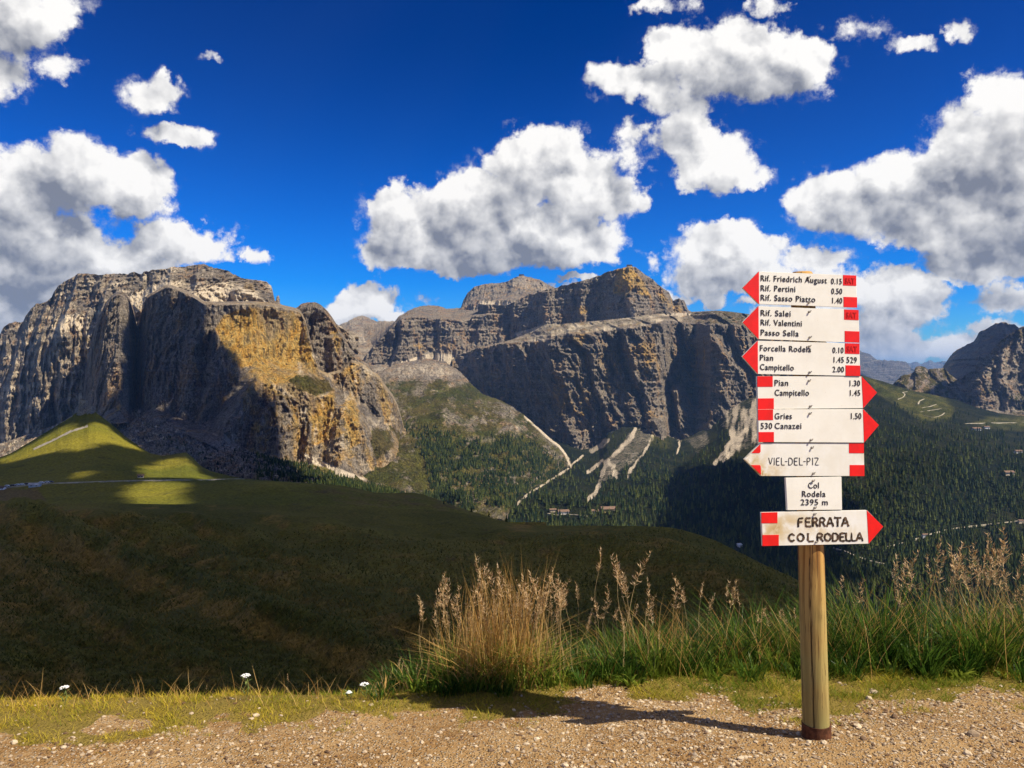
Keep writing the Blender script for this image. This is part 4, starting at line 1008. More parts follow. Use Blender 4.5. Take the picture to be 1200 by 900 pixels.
tag(link('gravel', mesh_np('gravel', pv_, pf_, PEB, {'tint': pt_})), 'loose pale gravel scattered over the orange path', 'gravel', kind='stuff')

# ---- single stones one can point at
def stone(px, py, w, label, tint, seed):
    d = 3.5
    for _ in range(12):
        z = float(zground((px - CX) / F * d, d)); d = (EYE - z) / ((py - HZ) / F)
    x = (px - CX) / F * d; s = w / F * d / 2; rs = np.random.RandomState(seed)
    v = ico.copy(); f = icf
    mid = {}; V_ = [tuple(p) for p in v]; F_ = []
    def mp(a, b_):
        k = (min(a, b_), max(a, b_))
        if k not in mid:
            q = (np.array(V_[a]) + V_[b_]); q /= np.linalg.norm(q); V_.append(tuple(q)); mid[k] = len(V_) - 1
        return mid[k]
    for a, b_, c0 in f:
        x1, x2, x3 = mp(a, b_), mp(b_, c0), mp(c0, a); F_ += [(a, x1, x3), (b_, x2, x1), (c0, x3, x2), (x1, x2, x3)]
    V_ = np.array(V_); V_ *= (1 + .35 * fbm(V_[:, 0] * 1.1 + seed, V_[:, 1] * 1.1, V_[:, 2] * 1.1, 3))[:, None]
    V_ *= np.array([s, s * rs.uniform(.7, 1), s * rs.uniform(.5, .75)])
    o = link('stone', mesh_np('stone', V_, F_, PEB, {'tint': np.full(len(V_), tint)})); o.location = (x, d, z + s * .2); o.rotation_euler.z = rs.rand() * 6.28
    tag(o, label, 'stone')
for a in ((936, 861, 7, 'small pale stone wedged against the left side of the post foot', .8, 31), (948, 870, 6, 'tiny pale stone in front of the iron shoe', .9, 32), (980, 862, 8, 'brownish stone touching the right side of the post foot', .35, 33), (976, 853, 6, 'tiny white stone behind the post foot on the right', 1.0, 34),
          (1018, 819, 8, 'small white stone in the grass right of the post', 1.0, 1), (1025, 812, 10, 'flat greyish stone half hidden in grass right of the post', .7, 2), (1005, 852, 9, 'pale stone on the gravel just right of the post foot', 1.0, 3),
          (966, 871, 7, 'white stone touching the gravel in front of the post foot', 1.0, 4), (1048, 841, 9, 'dark brown stone on the path right of the post', .05, 5), (1012, 866, 8, 'dark stone low on the path right of the post', .05, 6),
          (1140, 862, 14, 'flat reddish stone sunk in the path at the right', .3, 7), (1134, 884, 10, 'pale stone at the right end of the path near the bottom', .9, 8), (576, 880, 8, 'dark stone on the path below the golden grass', .1, 9),
          (629, 866, 7, 'pale stone below the shadow of the signpost', 1.0, 10), (662, 898, 9, 'white stone at the very bottom edge of the path', 1.0, 11), (599, 894, 8, 'greyish pebble near the bottom below the golden grass', .6, 12),
          (830, 858, 7, 'white stone in front of the shadow of the post', 1.0, 13), (17, 871, 8, 'pale stone in the yellow grass at the left edge', .9, 14), (300, 839, 8, 'pale stone in the grass verge below the tall white flower', .9, 15), (868, 890, 9, 'pale stone left of the post near the bottom edge', .85, 16)):
    stone(*a)

# ================================================================== GRASSES
GREEN = leaf_mat('green grass', (.050, .105, .010), (.32, .38, .050), .45, .45)
GOLD = leaf_mat('dry grass', (.38, .19, .040), (.72, .48, .17), .5, .42)
LAWN = leaf_mat('verge grass', (.12, .18, .012), (.62, .46, .05), .6, .42)
DEEP = leaf_mat('lush grass', (.018, .055, .007), (.21, .34, .045), .35, .42)

def blades(x, y, h, w, lean, bend, rng, segs=3, tint=None, z=None):
    n = len(x); z = zground(x, y) if z is None else z
    a = rng.rand(n) * 6.283; b2 = a + rng.normal(size=n) * .9
    dx, dy = np.cos(a), np.sin(a); qx, qy = np.cos(b2), np.sin(b2)
    fa = rng.rand(n) * 3.14159; fx, fy = np.cos(fa), np.sin(fa)
    V_ = []
    for k in range(segs + 1):
        t = k / segs
        cx = x + dx * lean * h * t + qx * bend * h * t * t; cy = y + dy * lean * h * t + qy * bend * h * t * t
        cz = z - .01 + h * t * (1 - .38 * bend * t)
        if k < segs:
            ww = w * (1 - t * .75) * .5
            V_ += [np.stack([cx - fx * ww, cy - fy * ww, cz], -1), np.stack([cx + fx * ww, cy + fy * ww, cz], -1)]
        else: V_.append(np.stack([cx, cy, cz], -1))
    V_ = np.stack(V_, 1); m = V_.shape[1]; f = []
    for k in range(segs - 1): f += [(2*k, 2*k+1, 2*k+3), (2*k, 2*k+3, 2*k+2)]
    f.append((2*segs-2, 2*segs-1, 2*segs)); f = np.array(f)
    tint = rng.rand(n) if tint is None else tint
    return V_.reshape(-1, 3), (f[None] + (np.arange(n) * m)[:, None, None]).reshape(-1, 3), np.repeat(np.clip(tint, 0, 1), m)
def tussocks(n, per, f, rad, hf, w, rng, mat, name, label, x0=-.8, x1=3.9, y0=4.0, y1=6.0, segs=4, droop=.8, tintf=None):
    cx, cy = scatter(n, f, x0, x1, y0, y1); out = []
    hk = rng.uniform(.55, 1.25, n) * (1 + .4 * fbm(cx * 1.7, cy, 3, 2)); tk = rng.rand(n)
    k = (per * rng.uniform(.5, 1.4, n)).astype(int); ii = np.repeat(np.arange(n), k); m = len(ii)
    a = rng.rand(m) * 6.283; r = rad * np.sqrt(rng.rand(m)) * (.6 + .8 * tk[ii])
    x = cx[ii] + r * np.cos(a); y = cy[ii] + r * np.sin(a)
    h = hf(cx, cy)[ii] * hk[ii] * rng.uniform(.45, 1.0, m) + .03
    z = zground(x, y); V_ = []; fa = a + 1.57 + rng.normal(size=m) * .5; fx, fy = np.cos(fa), np.sin(fa)
    out_ = rng.uniform(.12, .55, m); dr = droop * rng.uniform(.2, 1.0, m); b = a + rng.normal(size=m) * .5; bx_, by_ = np.cos(b), np.sin(b)
    for q in range(segs + 1):
        t = q / segs
        px_ = x + bx_ * h * (out_ * t + dr * .55 * t ** 2.2); py_ = y + by_ * h * (out_ * t + dr * .55 * t ** 2.2); pz_ = z - .01 + h * (t - dr * .42 * t ** 2.6)
        if q < segs:
            ww = w * (.75 + .5 * tk[ii]) * (1 - .8 * t ** 1.6) * .5
            V_ += [np.stack([px_ - fx * ww, py_ - fy * ww, pz_], -1), np.stack([px_ + fx * ww, py_ + fy * ww, pz_], -1)]
        else: V_.append(np.stack([px_, py_, pz_], -1))
    V_ = np.stack(V_, 1); mm = V_.shape[1]; f_ = []
    for q in range(segs - 1): f_ += [(2*q, 2*q+1, 2*q+3), (2*q, 2*q+3, 2*q+2)]
    f_.append((2*segs-2, 2*segs-1, 2*segs)); f_ = np.array(f_)
    tint = np.clip((tk[ii] if tintf is None else tintf(cx, cy, tk)[ii]) * .75 + .45 * rng.rand(m) ** 2 - .05, 0, 1)
    return blade_obj(name, [(V_.reshape(-1, 3), (f_[None] + (np.arange(m) * mm)[:, None, None]).reshape(-1, 3), np.repeat(tint, mm))], mat, label)
def blade_obj(name, parts, mat, label, cat='grass'):
    V_, F_, T_, b0 = [], [], [], 0
    for v, f, t in parts: V_.append(v); F_.append(f + b0); T_.append(t); b0 += len(v)
    return tag(link(name, mesh_np(name, np.concatenate(V_), np.concatenate(F_), mat, {'tint': np.concatenate(T_)})), label, cat, kind='stuff')
RB = np.random.RandomState(11)
def scatter(n, f, x0=-3.6, x1=3.9, y0=3.0, y1=6.0):
    X, Y = np.zeros(0), np.zeros(0)
    while len(X) < n:
        x = RB.uniform(x0, x1, n * 4); y = RB.uniform(y0, y1, n * 4); z = zground(x, y); sx, sy = screen(x, y, z)
        k = RB.rand(len(x)) < f(x, y, sx, sy); X = np.concatenate([X, x[k]]); Y = np.concatenate([Y, y[k]])
    return X[:n], Y[:n]
E = lambda x: poly(EDGE, x)
# short verge turf
def fv(x, y, sx, sy):
    g = sstep(sy - poly(GRAV_TOP, sx) + 26 * fbm(x * 3, y * 3, 2, 4), 6, -8) * (y < E(x) + .30)
    return g * np.clip(.50 + 1.3 * fbm(x * 4, y * 4, 7, 3), .04, 1)
x, y = scatter(44000, fv)
n_ = fbm(x * 2.2, y * 2.2, 5, 3)
sx_ = CX + F * x / y
tint = np.clip(.35 + .45 * sstep(sx_, 430, 150) + .5 * n_ + .25 * RB.normal(size=len(x)) - .25 * sstep(sx_, 600, 800), 0, 1)
blade_obj('verge_grass', [blades(x, y, .014 + .042 * RB.rand(len(x)) ** 1.5 * (1 + .6 * sstep(sx_, 600, 800)), .0038, .5, .5, RB, 2, tint)], LAWN, 'short yellow green turf along the edge of the path')
# turf tufts straggling into the gravel
def ft(x, y, sx, sy): return sstep(np.abs(sy - poly(GRAV_TOP, sx) - 8), 16, 2) * (fbm(x * 5, y * 5, 3, 3) > .38)
x, y = scatter(5000, ft)
blade_obj('verge_grass', [blades(x, y, .015 + .03 * RB.rand(len(x)), .0035, .6, .5, RB, 2, .3 + .5 * RB.rand(len(x)))], LAWN, 'thin tufts of grass straggling into the gravel')
# lush tall grass: right half
HT = [(-2.5, 0), (-.75, 0), (-.55, .10), (-.35, .20), (.1, .22), (.25, .14), (.45, .14), (.55, .22), (.8, .34), (1.1, .30), (1.35, .26), (1.7, .28), (2.0, .40), (2.4, .44), (3.0, .42), (3.9, .40)]
def fl(x, y, sx, sy):
    e = E(x)
    return sstep(y - e, -.36, -.02) * sstep(y - e, 1.1, .5) * (poly(HT, x) > .03) * np.clip(.75 + .5 * fbm(x * 3, y * 3, 4, 3), .2, 1)
HH = lambda cx, cy: (poly(HT, cx) + .40 * np.clip(cy - E(cx), 0, 9)) * sstep(cy - E(cx), -.5, -.02) + .02
tussocks(330, 46, fl, .060, HH, .0080, RB, DEEP, 'tall_grass', 'lush dark green tussocks behind the signpost', tintf=lambda cx, cy, tk: .30 * tk ** 2)
tussocks(130, 26, lambda x, y, sx, sy: fl(x, y, sx, sy) * (y - E(x) < .35), .045, lambda cx, cy: HH(cx, cy) * .95, .0075, RB, GREEN, 'tall_grass', 'brighter green tussocks along the front of the lush grass', tintf=lambda cx, cy, tk: .2 + .5 * tk ** 2)
tussocks(38, 13, lambda x, y, sx, sy: fl(x, y, sx, sy) * (y - E(x) > -.1), .05, lambda cx, cy: HH(cx, cy) * 1.15, .0050, RB, GOLD, 'dry_grass', 'bleached bent blades among the green tussocks', droop=1.2)
# broad leaved weeds low in the verge
tussocks(46, 9, lambda x, y, sx, sy: (np.abs(y - E(x) + .12) < .16) * (sx > 480) * 1.0, .02, lambda cx, cy: .09 + 0 * cx, .022, RB, GREEN, 'weeds', 'broad leaved weeds at the foot of the tall grass', droop=1.3, x0=-.6, y0=3.9, y1=5)
# golden clump: dry stems and leaves
def clump(n, x0, x1, y0, y1, hf, w, mat, name, label, lean=.12, bend=.25, tint=None):
    x = RB.normal(size=n) * (x1 - x0) / 4.6 + (x0 + x1) / 2; y = RB.uniform(y0, y1, n)
    k = (x > x0) & (x < x1); x, y = x[k], y[k]
    return blade_obj(name, [blades(x, y, hf(x) * RB.uniform(.35, 1.0, len(x)), w, lean, bend, RB, 4, tint)], mat, label)
GH = lambda x: poly([(-.56, .20), (-.42, .50), (-.2, .74), (0, .80), (.15, .78), (.24, .66), (.34, .30)], x)
clump(430, -.48, .28, 4.22, 4.62, GH, .0050, GOLD, 'dry_grass', 'dense clump of tall golden dry grass left of the signpost', .05, .16)
clump(420, -.46, .27, 4.20, 4.55, lambda x: GH(x) * .62, .0055, GOLD, 'dry_grass', 'broken dry leaves low in the golden clump', .35, .8)
clump(900, -.54, .36, 4.18, 4.6, lambda x: GH(x) * .50, .006, GREEN, 'tall_grass', 'green blades at the foot of the golden clump', .2, .5)
x, y = scatter(900, lambda x, y, sx, sy: fl(x, y, sx, sy), .3, 3.9, 4.2, 5.2)
blade_obj('dry_grass', [blades(x, y, poly(HT, x) * RB.uniform(.7, 1.35, len(x)) + .08, .0035, .3, .35, RB, 4)], GOLD, 'dry straw coloured blades mixed into the green grass')
x, y = scatter(500, lambda x, y, sx, sy: (np.abs(y - E(x)) < .22) * 1.0, -3.4, -.5, 3.6, 4.5)
blade_obj('dry_grass', [blades(x, y, .06 + .13 * RB.rand(len(x)) ** 2, .003, .3, .4, RB, 4)], GOLD, 'sparse dry blades along the left edge of the verge')

# coarse tufts all over the shaded slope below the verge
mx_, my_ = MEADOW.PX, MEADOW.PY
mm_ = (MEADOW.P[..., 1] > 16) * (MEADOW.P[..., 1] < 330) * (my_ > poly(MTOP, mx_) + 1) * (mx_ > -120) * (mx_ < 1120) * (my_ < 960)
pm = sample_layer(MEADOW, mm_ * 1.0, 110000, RB)
dm = pm[:, 1]; sxm = CX + F * pm[:, 0] / dm; sym = HZ - F * (pm[:, 2] - EYE) / dm
hm = np.clip(dm * .0045, .10, .9) * RB.uniform(.5, 1.5, len(pm))
tm = np.clip(.22 + .6 * ribs(sxm, sym) + .35 * fbm(pm[:, 0] / 12, pm[:, 1] / 12, 3, 4) + .22 * RB.normal(size=len(pm)), 0, 1)
SLOPE = leaf_mat('slope grass', (.075, .086, .014), (.32, .215, .048), .8, .25)
blade_obj('meadow_grass', [blades(pm[:, 0], pm[:, 1], hm, hm * .34, .35, .5, RB, 2, tm, z=pm[:, 2])], SLOPE, 'coarse olive and brown grass on the big shaded slope')

# ---- tall seeding stalks: stem and seed head, each a thing of its own
STEM = flat_mat('straw stem', (.50, .36, .17), .6, scale=30, var=.3); HEAD = leaf_mat('seed head', (.50, .30, .12), (.80, .62, .38), .7, .3)
def stalk_meshes(seed, plume):
    rs = np.random.RandomState(seed); bend = rs.uniform(.03, .22); n = 12
    c = np.array([(bend * (k / n) ** 2.4, .02 * math.sin(k * .9 + seed), (k / n) * (1 - .2 * bend * (k / n))) for k in range(n + 1)])
    V_, F_ = [], []
    for k in range(n + 1):
        r = .0022 * (1 - .6 * k / n)
        for j in range(3): V_.append(c[k] + (r * math.cos(j * 2.09), r * math.sin(j * 2.09), 0))
    for k in range(n):
        for j in range(3): F_.append((3*k+j, 3*k+(j+1)%3, 3*k+3+(j+1)%3, 3*k+3+j))
    stem = mesh_np('stem', V_, F_, STEM)
    V_, F_, T_ = [], [], []
    m = 46 if plume else 30; span = .30 if plume else .2
    for i in range(m):
        t = 1 - span * rs.rand() ** .8; q = t * n; k = min(n - 1, int(q)); p = c[k] + (c[k + 1] - c[k]) * (q - k)
        a = rs.rand() * 6.28; out = (.042 if plume else .018) * rs.uniform(.3, 1) * (1.25 - (t - 1 + span) / span)
        e = p + (out * math.cos(a), out * math.sin(a), out * rs.uniform(-.2, .9)); L_ = rs.uniform(.016, .034)
        d = np.array((math.cos(a) * .5, math.sin(a) * .5, rs.uniform(.2, 1.0))); d /= np.linalg.norm(d); s = np.cross(d, (0, 0, 1)); s /= np.linalg.norm(s); u = np.cross(d, s); w_ = .0036
        b0 = len(V_); V_ += [p, e - s * w_, e + u * w_, e + s * w_, e + d * L_]
        F_ += [(b0, b0+1, b0+2), (b0, b0+2, b0+3), (b0+1, b0+4, b0+2), (b0+2, b0+4, b0+3), (b0+1, b0+3, b0+4)]; T_ += [rs.rand()] * 5
    return stem, mesh_np('seed_head', V_, F_, HEAD, {'tint': T_})
ST = [stalk_meshes(s, s % 2 == 0) for s in range(8)]
def stalk(x, y, h, label, group, k, ang=None, tilt=0.0):
    r = empty('grass_stalk', (x, y, float(zground(x, y)) - .01)); tag(r, label, 'grass stalk', group)
    r.rotation_euler = (RB.normal() * .05, RB.normal() * .05 + tilt, RB.rand() * 6.28 if ang is None else ang); 
    for me in ST[k % len(ST)]:
        o = link(me.name.split('.')[0], me, r); o.scale = (1, 1, 1)
    r.scale = (h * 1.0,) * 2 + (h,)
def where(px, cuts):
    for c_, w_ in cuts:
        if px < c_: return w_
    return cuts[-1][1]
def stalk_px(px, topy, y, *a, **kw):
    x = (px - CX) / F * y; z0 = float(zground(x, y)); zt = EYE + (HZ - topy) / F * y
    stalk(x, y, zt - z0, *a, **kw)
k = 0
for px, ty in [(492,690),(505,702),(517,672),(524,668),(530,668),(536,676),(545,690),(552,672),(561,660),(566,690),(575,645),(580,676),(586,668),(592,690),(602,651),(606,668),(612,664),(618,662),(622,690),(628,660),(634,655),(638,672),(645,670),(652,664),(655,672),(610,690),(598,700),(640,690),(570,700),(556,712),(590,712),(625,705),(648,700),(530,700),(616,676),(632,668),(583,700),(542,712)]:
    for j in range(2):
        stalk_px(px + RB.normal() * 3, ty + (0 if j == 0 else 8 + RB.rand() * 40), RB.uniform(4.3, 4.6), 'golden seeding stalk rising from the dense dry clump, ' + ('tall, ' if j == 0 and ty < 668 else 'low, ' if j else '') + where(px, [(520,'at its left edge'),(550,'in its left part'),(580,'left of its centre'),(605,'at its centre'),(625,'just right of its centre'),(999,'at its right edge')]), 'seeding stalks of the golden clump', k); k += 1
for px, ty in [(665,680),(672,688),(660,660),(676,676),(690,712),(698,641),(706,680),(712,700),(718,690),(722,710),(728,634),(733,650),(741,645),(745,668),(748,655),(738,700),(752,690),(756,672),(765,698),(770,735),(686,722),(702,716),(730,712),(744,712)]:
    stalk_px(px, ty, RB.uniform(4.4, 4.75), where(ty, [(660,'tall'),(700,'slender'),(999,'short')]) + ' pale stalk ' + where(px, [(682,'touching the right side of the golden clump'),(715,'midway between golden clump and the high pair'),(757,'in the tall group above the bright green tuft'),(999,'where the lush green grass begins')]), 'slender stalks right of the golden clump', k); k += 1
for px, ty in [(798,672),(804,682),(811,664),(817,680),(826,690),(843,668),(850,672),(858,688),(878,700),(886,712),(905,708),(912,706),(925,712),(932,708),(935,716)]:
    stalk_px(px, ty, RB.uniform(4.7, 5.0), where(px, [(806,'thin upright stalk at the left end of the lush grass'),(820,'leaning stalk at the left end of the lush grass'),(855,'thin stalk halfway between lush grass start and post'),(890,'short thin stalk in the dip left of the post'),(999,'reddish dry stalk close to the left side of the post')]), 'thin stalks left of the post', k); k += 1
for px, ty in [(984,668),(1000,672),(1005,690),(1047,632),(1053,650),(1058,648),(1063,672),(1070,675),(1084,645),(1092,650),(1098,628),(1102,640),(1108,662),(1114,629),(1120,640),(1126,626),(1133,655),(1138,622),(1143,640),(1148,632),(1152,660),(1156,650),(1161,630),(1166,636),(1170,664),(1175,632),(1180,660),(1184,640),(1189,610),(1193,655),(1197,620),(1112,672),(1142,670),(1165,675),(1188,672),(1196,668),(1205,640),(1215,650),(1178,648),(1172,612),(1130,668)]:
    stalk_px(px, ty, RB.uniform(4.8, 5.3), where(ty, [(634,'tallest'),(655,'tall'),(999,'lower')]) + ' brown seeding stalk ' + where(px, [(1010,'just right of the post'),(1075,'beside the lone tall stalk right of the post'),(1105,'left in the dense bunch on the right'),(1140,'in the middle of the bunch on the right'),(1175,'towards the right of the bunch'),(9999,'at the right edge of the verge')]), 'seeding stalks right of the post', k); k += 1
for px, ty in [(443,790),(448,778),(463,765),(468,770),(473,775),(478,768),(482,776),(489,772),(455,784),(498,770)]:
    stalk_px(px, ty, RB.uniform(4.05, 4.25), 'short brown stalk ' + where(px, [(450,'farthest left of the golden clump'),(466,'second group left of the golden clump'),(479,'close to the left side of the golden clump'),(999,'leaning against the left side of the golden clump')]), 'short stalks left of the golden clump', k); k += 1
for px, ty in [(3,812),(12,818),(20,820),(52,815),(58,818),(66,812),(88,822),(96,826),(120,828),(162,802),(180,815),(187,816),(204,818),(232,812),(240,800),(248,808),(262,812),(268,818),(300,813),(308,818),(326,808),(337,786),(340,800),(352,815),(365,806),(372,812),(388,804),(397,805),(418,806),(434,803),(438,796)]:
    stalk_px(px, ty, RB.uniform(3.85, 4.1), 'small dry stalk ' + where(px, [(30,'at the far left end of the verge'),(100,'near the left white flower'),(200,'between the left and middle white flowers'),(275,'just left of the middle white flower'),(345,'just right of the middle white flower'),(9999,'near the white flower by the golden clump')]), 'small stalks on the left verge', k); k += 1

# ---- white flowers
WHITE = flat_mat('white petals', (.82, .82, .78), .7, .2, .08, 40); FST = flat_mat('flower stem', (.14, .18, .05), scale=30)
def flower(px, py, y, w, label):
    x = (px - CX) / F * y; z0 = float(zground(x, y)); h = EYE + (HZ - py) / F * y - z0
    r = empty('white_flower', (x, y, z0)); tag(r, label, 'flower')
    V_, F_ = [], []
    for k in range(7):
        t = k / 6
        for j in range(4): V_.append((.012 * math.sin(t * 3) + .0022 * math.cos(j * 1.57), .0022 * math.sin(j * 1.57), h * t))
    for k in range(6):
        for j in range(4): F_.append((4*k+j, 4*k+(j+1)%4, 4*k+4+(j+1)%4, 4*k+4+j))
    link('stem', mesh_np('stem', V_, F_, FST), r)
    V_, F_ = [], []
    R = w / F * y / 2; rs = np.random.RandomState(px)
    for i in range(42):
        a = rs.rand() * 6.28; q = R * math.sqrt(rs.rand()); cx, cy, cz = q * math.cos(a), q * math.sin(a), h - .25 * q * q / R + rs.rand() * .004
        b0 = len(V_); V_.append((cx, cy, cz + .003)); s = .0045
        for j in range(5): V_.append((cx + s * math.cos(j * 1.257), cy + s * math.sin(j * 1.257), cz - .002 * (j % 2)))
        for j in range(5): F_.append((b0, b0 + 1 + j, b0 + 1 + (j + 1) % 5))
    link('flower_head', mesh_np('flower_head', V_, F_, WHITE), r)
    V_, F_ = [], []
    for i in range(10):
        zz_ = h * (.1 + .07 * i); a = i * 2.4; L_ = .035
        b0 = len(V_); V_ += [(0, 0, zz_), (L_ * .5 * math.cos(a) - .004 * math.sin(a), L_ * .5 * math.sin(a) + .004 * math.cos(a), zz_ + .015), (L_ * math.cos(a), L_ * math.sin(a), zz_ + .02), (L_ * .5 * math.cos(a) + .004 * math.sin(a), L_ * .5 * math.sin(a) - .004 * math.cos(a), zz_ + .015)]
        F_.append((b0, b0+1, b0+2, b0+3))
    link('leaf', mesh_np('leaf', V_, F_, FST), r)
flower(75, 805, 3.95, 10, 'white flower at the far left of the verge')
flower(288, 791, 3.98, 10, 'tallest white flower, in the middle of the left verge')
flower(427, 801, 4.05, 10, 'white flower nearest the golden grass clump')
flower(409, 811, 4.05, 6, 'tiny white flower left of the one nearest the golden clump')

# ================================================================== THE SIGNPOST
PX0, PY0 = 1.349, 3.56
ROOT = empty('signpost', (PX0, PY0, float(zground(PX0, PY0))))
tag(ROOT, 'leaning wooden signpost carrying eight white hiking boards with red tips', 'signpost')
ZR = ROOT.location.z
def loc(p): return (p[0] - PX0, p[1] - PY0, p[2] - ZR)
# material: weathered round pine
m, t, b = material('weathered pine', .75, .2)
obc = t.new('ShaderNodeTexCoord').outputs['Object']
g1 = t.noise(t.vm('MULTIPLY', obc, (26, 26, 1.3)), 1.0, 6, .65, dist=.6)
g2 = t.noise(t.vm('MULTIPLY', obc, (90, 90, 3)), 1.0, 4, .7)
g3 = t.noise(t.vm('MULTIPLY', obc, (2, 2, 1.6)), 1.0, 3, .5)
zc_ = t.new('ShaderNodeSeparateXYZ', {0: obc}).outputs[2]
c = t.mix(t.mapr(g1, .40, .60), (.24, .095, .022), (.54, .30, .085))
c = t.mix(t.m('MULTIPLY', t.mapr(zc_, 1.0, .25), t.mapr(g3, .3, .6, .35, 1)), c, t.mix(g1, (.17, .155, .045), (.46, .40, .15)))
c = t.mix(t.mapr(g2, .56, .66, 0, .8), c, (.09, .045, .02))
g4 = t.noise(t.vm('MULTIPLY', obc, (14, 14, .9)), 3.0, 5, .7)
c = t.mix(t.mapr(g4, .60, .66, 0, .8), c, (.06, .03, .014))
c = t.mix(attr(t, 'crack'), c, (.03, .018, .01))
t.link(c, b.inputs['Base Color']); bump(t, b, t.m('ADD', g1, t.m('MULTIPLY', g2, .5)), .004, .8)
PINE = m
def post_mesh():
    n, r = 96, 130; H = 2.055; V_, C_ = [], []
    crack = [(0.02, -.55), (.5, -.50), (.9, -.46), (1.1, -.40), (1.4, -.44), (2.1, -.5)]
    for i in range(r):
        t = i / (r - 1); z = .045 + (H - .045) * t
        rad = .0575 - .007 * t
        if i == r - 1: rad *= .78
        if i == r - 2: rad *= .97
        for j in range(n):
            a = 2 * math.pi * j / n
            ca = math.pi * 1.5 + poly(crack, z) + .04 * math.sin(z * 9) + .02 * math.sin(z * 31)
            dd = abs((a - ca + math.pi) % (2 * math.pi) - math.pi)
            w2 = .045 * (.5 + .5 * math.sin(z * 4 + 1)) + .012
            ck = max(0, 1 - dd / w2) * (1 if z < 1.3 else .3)
            kx = 0
            for kz, ka in ((.56, -1.27), (.92, .6)):
                qa = ((a - math.pi * 1.5 - (ka + 1.57 if kz < .6 else ka) + math.pi) % (2 * math.pi) - math.pi) * rad
                kx += .0035 * math.exp(-((qa / .016) ** 2 + ((z - kz) / .022) ** 2))
            rr = rad * (1 + .012 * math.sin(3 * a + z * 2) + .006 * math.sin(7 * a + 5 * z)) - .012 * ck + kx
            V_.append((rr * math.cos(a) - .064 * z / 2.04, rr * math.sin(a), z)); C_.append(min(1, ck * 1.5))
    V_.append((-.064, 0, H + .004)); C_.append(.2)
    f = [(i*n+j, i*n+(j+1)%n, (i+1)*n+(j+1)%n, (i+1)*n+j) for i in range(r-1) for j in range(n)]
    me = bpy.data.meshes.new('wooden_post'); me.from_pydata([tuple(map(float, v)) for v in V_], [], f + [((r-1)*n+j, (r-1)*n+(j+1)%n, len(V_)-1) for j in range(n)])
    at = me.attributes.new('crack', 'FLOAT', 'POINT'); at.data.foreach_set('value', np.array(C_, np.float32))
    me.polygons.foreach_set('use_smooth', np.ones(len(me.polygons), bool)); me.materials.append(PINE)
    return me
link('wooden_post', post_mesh(), ROOT)
RUST = flat_mat('rusty iron', (.10, .038, .018), .85, .2, .5, 40, .002)
def ring(name, r0, r1, z0, z1, mat, n=40):
    V_, F_ = [], []
    for (r, z) in ((r1, z0), (r1, z1), (r0, z1), (r0, z0)):
        for j in range(n):
            a = 2 * math.pi * j / n; V_.append((r * math.cos(a) - .064 * z / 2.04, r * math.sin(a), z))
    for k in range(4):
        for j in range(n): F_.append((k*n+j, k*n+(j+1)%n, ((k+1)%4)*n+(j+1)%n, ((k+1)%4)*n+j))
    return mesh_np(name, V_, F_, mat, smooth=False)
link('iron_shoe', ring('iron_shoe', .050, .0625, -.06, .058, RUST), ROOT)

# boards: vertical boards fixed to the front of the post, turned a little towards the sun
TH = math.radians(17.0); NX, NY = math.sin(TH), -math.cos(TH)
def on_board(px, py, off=0.0, back=0.0):
    u, v = (px - CX) / F, (HZ - py) / F
    cx, cy = PX0 - .036 + NX * (.070 + off), PY0 + NY * (.070 + off)
    d = (cx * NX + cy * NY) / (u * NX + NY)
    return np.array([u * d - NX * back, d - NY * back, EYE + v * d]) - np.array([PX0, PY0, ZR])
m, t, b = material('white painted wood', .55, .35)
obc = t.new('ShaderNodeTexCoord').outputs['Object']
g = t.noise(obc, 9, 5, .6); g2 = t.noise(t.vm('MULTIPLY', obc, (4, 4, 60)), 1, 4, .6); sp = t.noise(obc, 160, 2, .5)
c = t.mix(t.mapr(g, .35, .7), (.82, .80, .72), (.77, .74, .65))
c = t.mix(t.mapr(sp, .70, .78, 0, .5), c, (.35, .30, .22))
t.link(c, b.inputs['Base Color']); bump(t, b, g2, .0006, .5)
BWHITE = m
def stained(name, amt):
    m, t, b = material(name, .6, .3)
    obc = t.new('ShaderNodeTexCoord').outputs['Object']
    g = t.noise(obc, 14, 5, .62, dist=.5); g2 = t.noise(t.vm('MULTIPLY', obc, (4, 4, 60)), 1, 4, .6)
    f = t.m('MULTIPLY', attr(t, 'stain'), t.mapr(g, .30, .62))
    c = t.mix(t.mapr(g, .3, .7), (.80, .785, .73), (.74, .71, .62))
    c = t.mix(t.m('MULTIPLY', f, amt), c, (.52, .36, .12)); c = t.mix(t.mapr(f, .75, 1.0, 0, .5), c, (.28, .15, .05))
    t.link(c, b.inputs['Base Color']); bump(t, b, g2, .0006, .5); return m
BSTAIN = stained('stained white wood', .95)
m, t, b = material('red paint', .5, .4)
obc = t.new('ShaderNodeTexCoord').outputs['Object']; g = t.noise(obc, 22, 5, .65)
t.link(t.mix(t.mapr(g, .35, .7), (.80, .006, .003), (.66, .008, .004)), b.inputs['Base Color']); RED = m
m, t, b = material('dark red print', .6, .3); b.inputs['Base Color'].default_value = (.50, .006, .006, 1); DRED = m
m, t, b = material('black lettering', .6, .3)
obc = t.new('ShaderNodeTexCoord').outputs['Object']; g = t.noise(obc, 60, 4, .7)
t.link(t.mix(t.mapr(g, .4, .75), (.018, .017, .018), (.06, .055, .05)), b.inputs['Base Color']); BLACK = m
m, t, b = material('worn brown lettering', .7, .2)
obc = t.new('ShaderNodeTexCoord').outputs['Object']; g = t.noise(obc, 55, 4, .7)
t.link(t.mix(t.mapr(g, .40, .62), (.018, .012, .008), (.16, .10, .06)), b.inputs['Base Color']); BROWN = m
